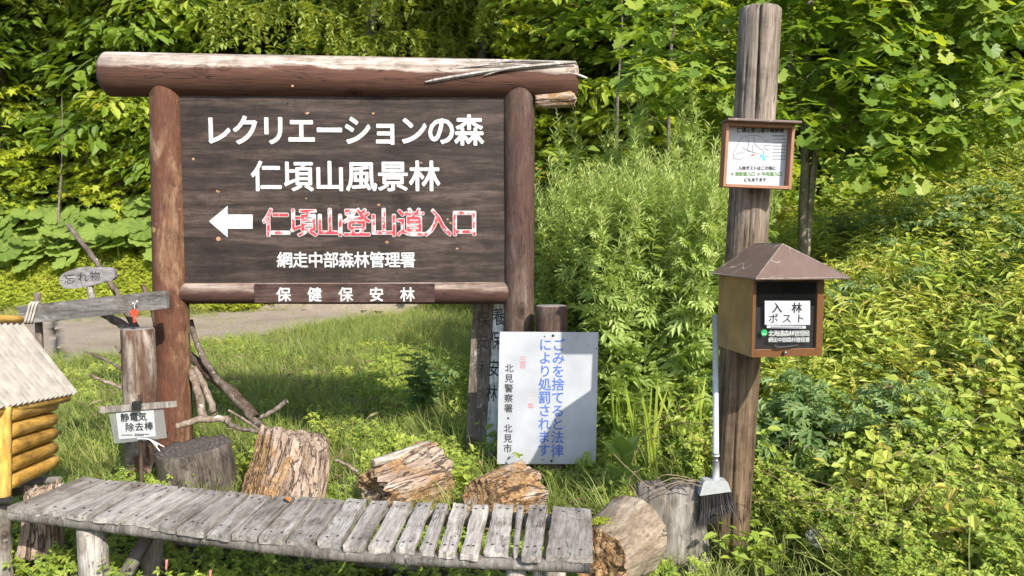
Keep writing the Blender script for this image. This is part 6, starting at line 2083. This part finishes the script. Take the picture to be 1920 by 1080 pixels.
# pale slim trunks
for (px_, py0, py1, yy, r, lab) in ((1158, 20, 190, 10.5, .028, 'pale slim sapling trunk right of the signboard beam'), (1257, 0, 130, 10.0, .03, 'mottled sapling trunk left of the tall pole'), (110, 240, 400, 16.3, .03, 'thin sapling trunk left of the signboard above the butterbur')):
    a = at(px_, py1, yy); b_ = at(px_ + 6, py0 - 60, yy); g_ = float(hgt(a.x, yy))
    tag(branch('sapling', [(a.x - .03, yy, g_ - .1), tuple(a), tuple(a.lerp(b_, .5) + Vector((.04, 0, 0))), tuple(b_)], r, r * .25, M['branch'], seed=int(px_)), lab, 'tree')

# the oak
OY = 6.9
ox = (1512 - 960) / F * OY; og = float(hgt(ox, OY))
OAK = root('oak_tree', 'young many-stemmed oak with large lobed leaves right of the tall pole', 'tree', (ox, OY, og))
M['oak_bark'] = wood('oak_bark', [(0.12, 0.10, 0.07), (0.24, 0.205, 0.15), (0.38, 0.34, 0.27)], scale=14, stretch=6, lich=.5)
def oakstem(P, r0, r1, sd, nm='trunk'):
    return branch(nm, P, r0, r1, M['oak_bark'], OAK, seed=sd, seg=10, jit=.006)
g0 = at(1508, 420, OY); 
oakstem([(g0.x, OY, og - .1), tuple(at(1510, 250, OY)), tuple(at(1512, 180, OY)), tuple(at(1515, 90, OY)), tuple(at(1520, -60, OY + .1))], .045, .03, 1)
oakstem([(g0.x + .03, OY + .05, og - .1), tuple(at(1522, 340, OY)), tuple(at(1543, 250, OY)), tuple(at(1565, 170, OY)), tuple(at(1577, 100, OY)), tuple(at(1582, -60, OY))], .036, .025, 2)
oakstem([tuple(at(1512, 190, OY)), tuple(at(1490, 150, OY)), tuple(at(1480, 20, OY + .2)), tuple(at(1478, -60, OY + .2))], .03, .02, 3, 'limb')
oakstem([tuple(at(1575, 108, OY)), tuple(at(1625, 75, OY - .1)), tuple(at(1690, 45, OY - .3)), tuple(at(1760, 10, OY - .4))], .026, .012, 4, 'limb')
oakstem([tuple(at(1560, 190, OY)), tuple(at(1620, 150, OY - .2)), tuple(at(1700, 120, OY - .5)), tuple(at(1800, 85, OY - .7))], .022, .01, 5, 'limb')
oakstem([tuple(at(1550, 250, OY)), tuple(at(1630, 220, OY - .2)), tuple(at(1690, 200, OY - .4)), tuple(at(1780, 215, OY - .6))], .02, .01, 6, 'limb')
oakstem([tuple(at(1512, 200, OY)), tuple(at(1450, 150, OY - .2)), tuple(at(1370, 120, OY - .2)), tuple(at(1280, 95, OY - .1))], .02, .008, 7, 'limb')
n = 800
cl = []
while len(cl) < n:
    px_ = rg.uniform(1180, 1960); py_ = rg.uniform(-120, 330); dd_ = rg.uniform(-1.1, 1.0)
    # outline of the crown
    low_ = np.interp(px_, [1180, 1260, 1360, 1450, 1560, 1680, 1800, 1900, 1960], [150, 225, 215, 200, 300, 345, 275, 215, 170])
    if py_ > low_ + rg.normal(0, 14): continue
    if px_ > 1830 and 60 < py_ < 150 and px_ > 1850: continue
    dens = .45 if px_ < 1450 else (.4 if px_ < 1620 and py_ > 40 else 1.0)
    if rg.uniform() > dens: continue
    p = at(px_, py_, OY + dd_ * .9 - .2)
    cl.append((p.x, p.y, p.z))
cl = np.array(cl)
pos = []; yw = []; pt = []; sc = []; tn = []
for c in cl:
    a0 = rg.uniform(0, PI2); b = rg.normal(0, .1)
    for k in range(int(rg.integers(4, 8))):
        pos.append(c + rg.normal(0, .035, 3)); yw.append(a0 + k * 1.2 + rg.normal(0, .2)); pt.append(rg.uniform(-.9, .2)); sc.append(rg.uniform(.15, .27)); tn.append(rg.uniform(.2, .75) + b)
t = tile(LT_['LO'], np.array(pos), LEAN @ rot(yw, pt, rg.uniform(-.5, .5, len(yw))), np.array(sc), np.array(tn), 0)
tw = [t]
for c in cl:
    b = c - np.array([rg.uniform(-.25, .25) + (c[0] - ox) * .12, rg.uniform(-.1, .1), rg.uniform(.02, .2)])
    tw.append(stem_t([Vector(b), Vector((b + c) / 2 + [0, 0, .02]), Vector(c)], .005, .003, .25, 1, 3))
link('crown', mesh_of(join(tw), 'crown'), [LM['oak'], LM['stem']], None, OAK)
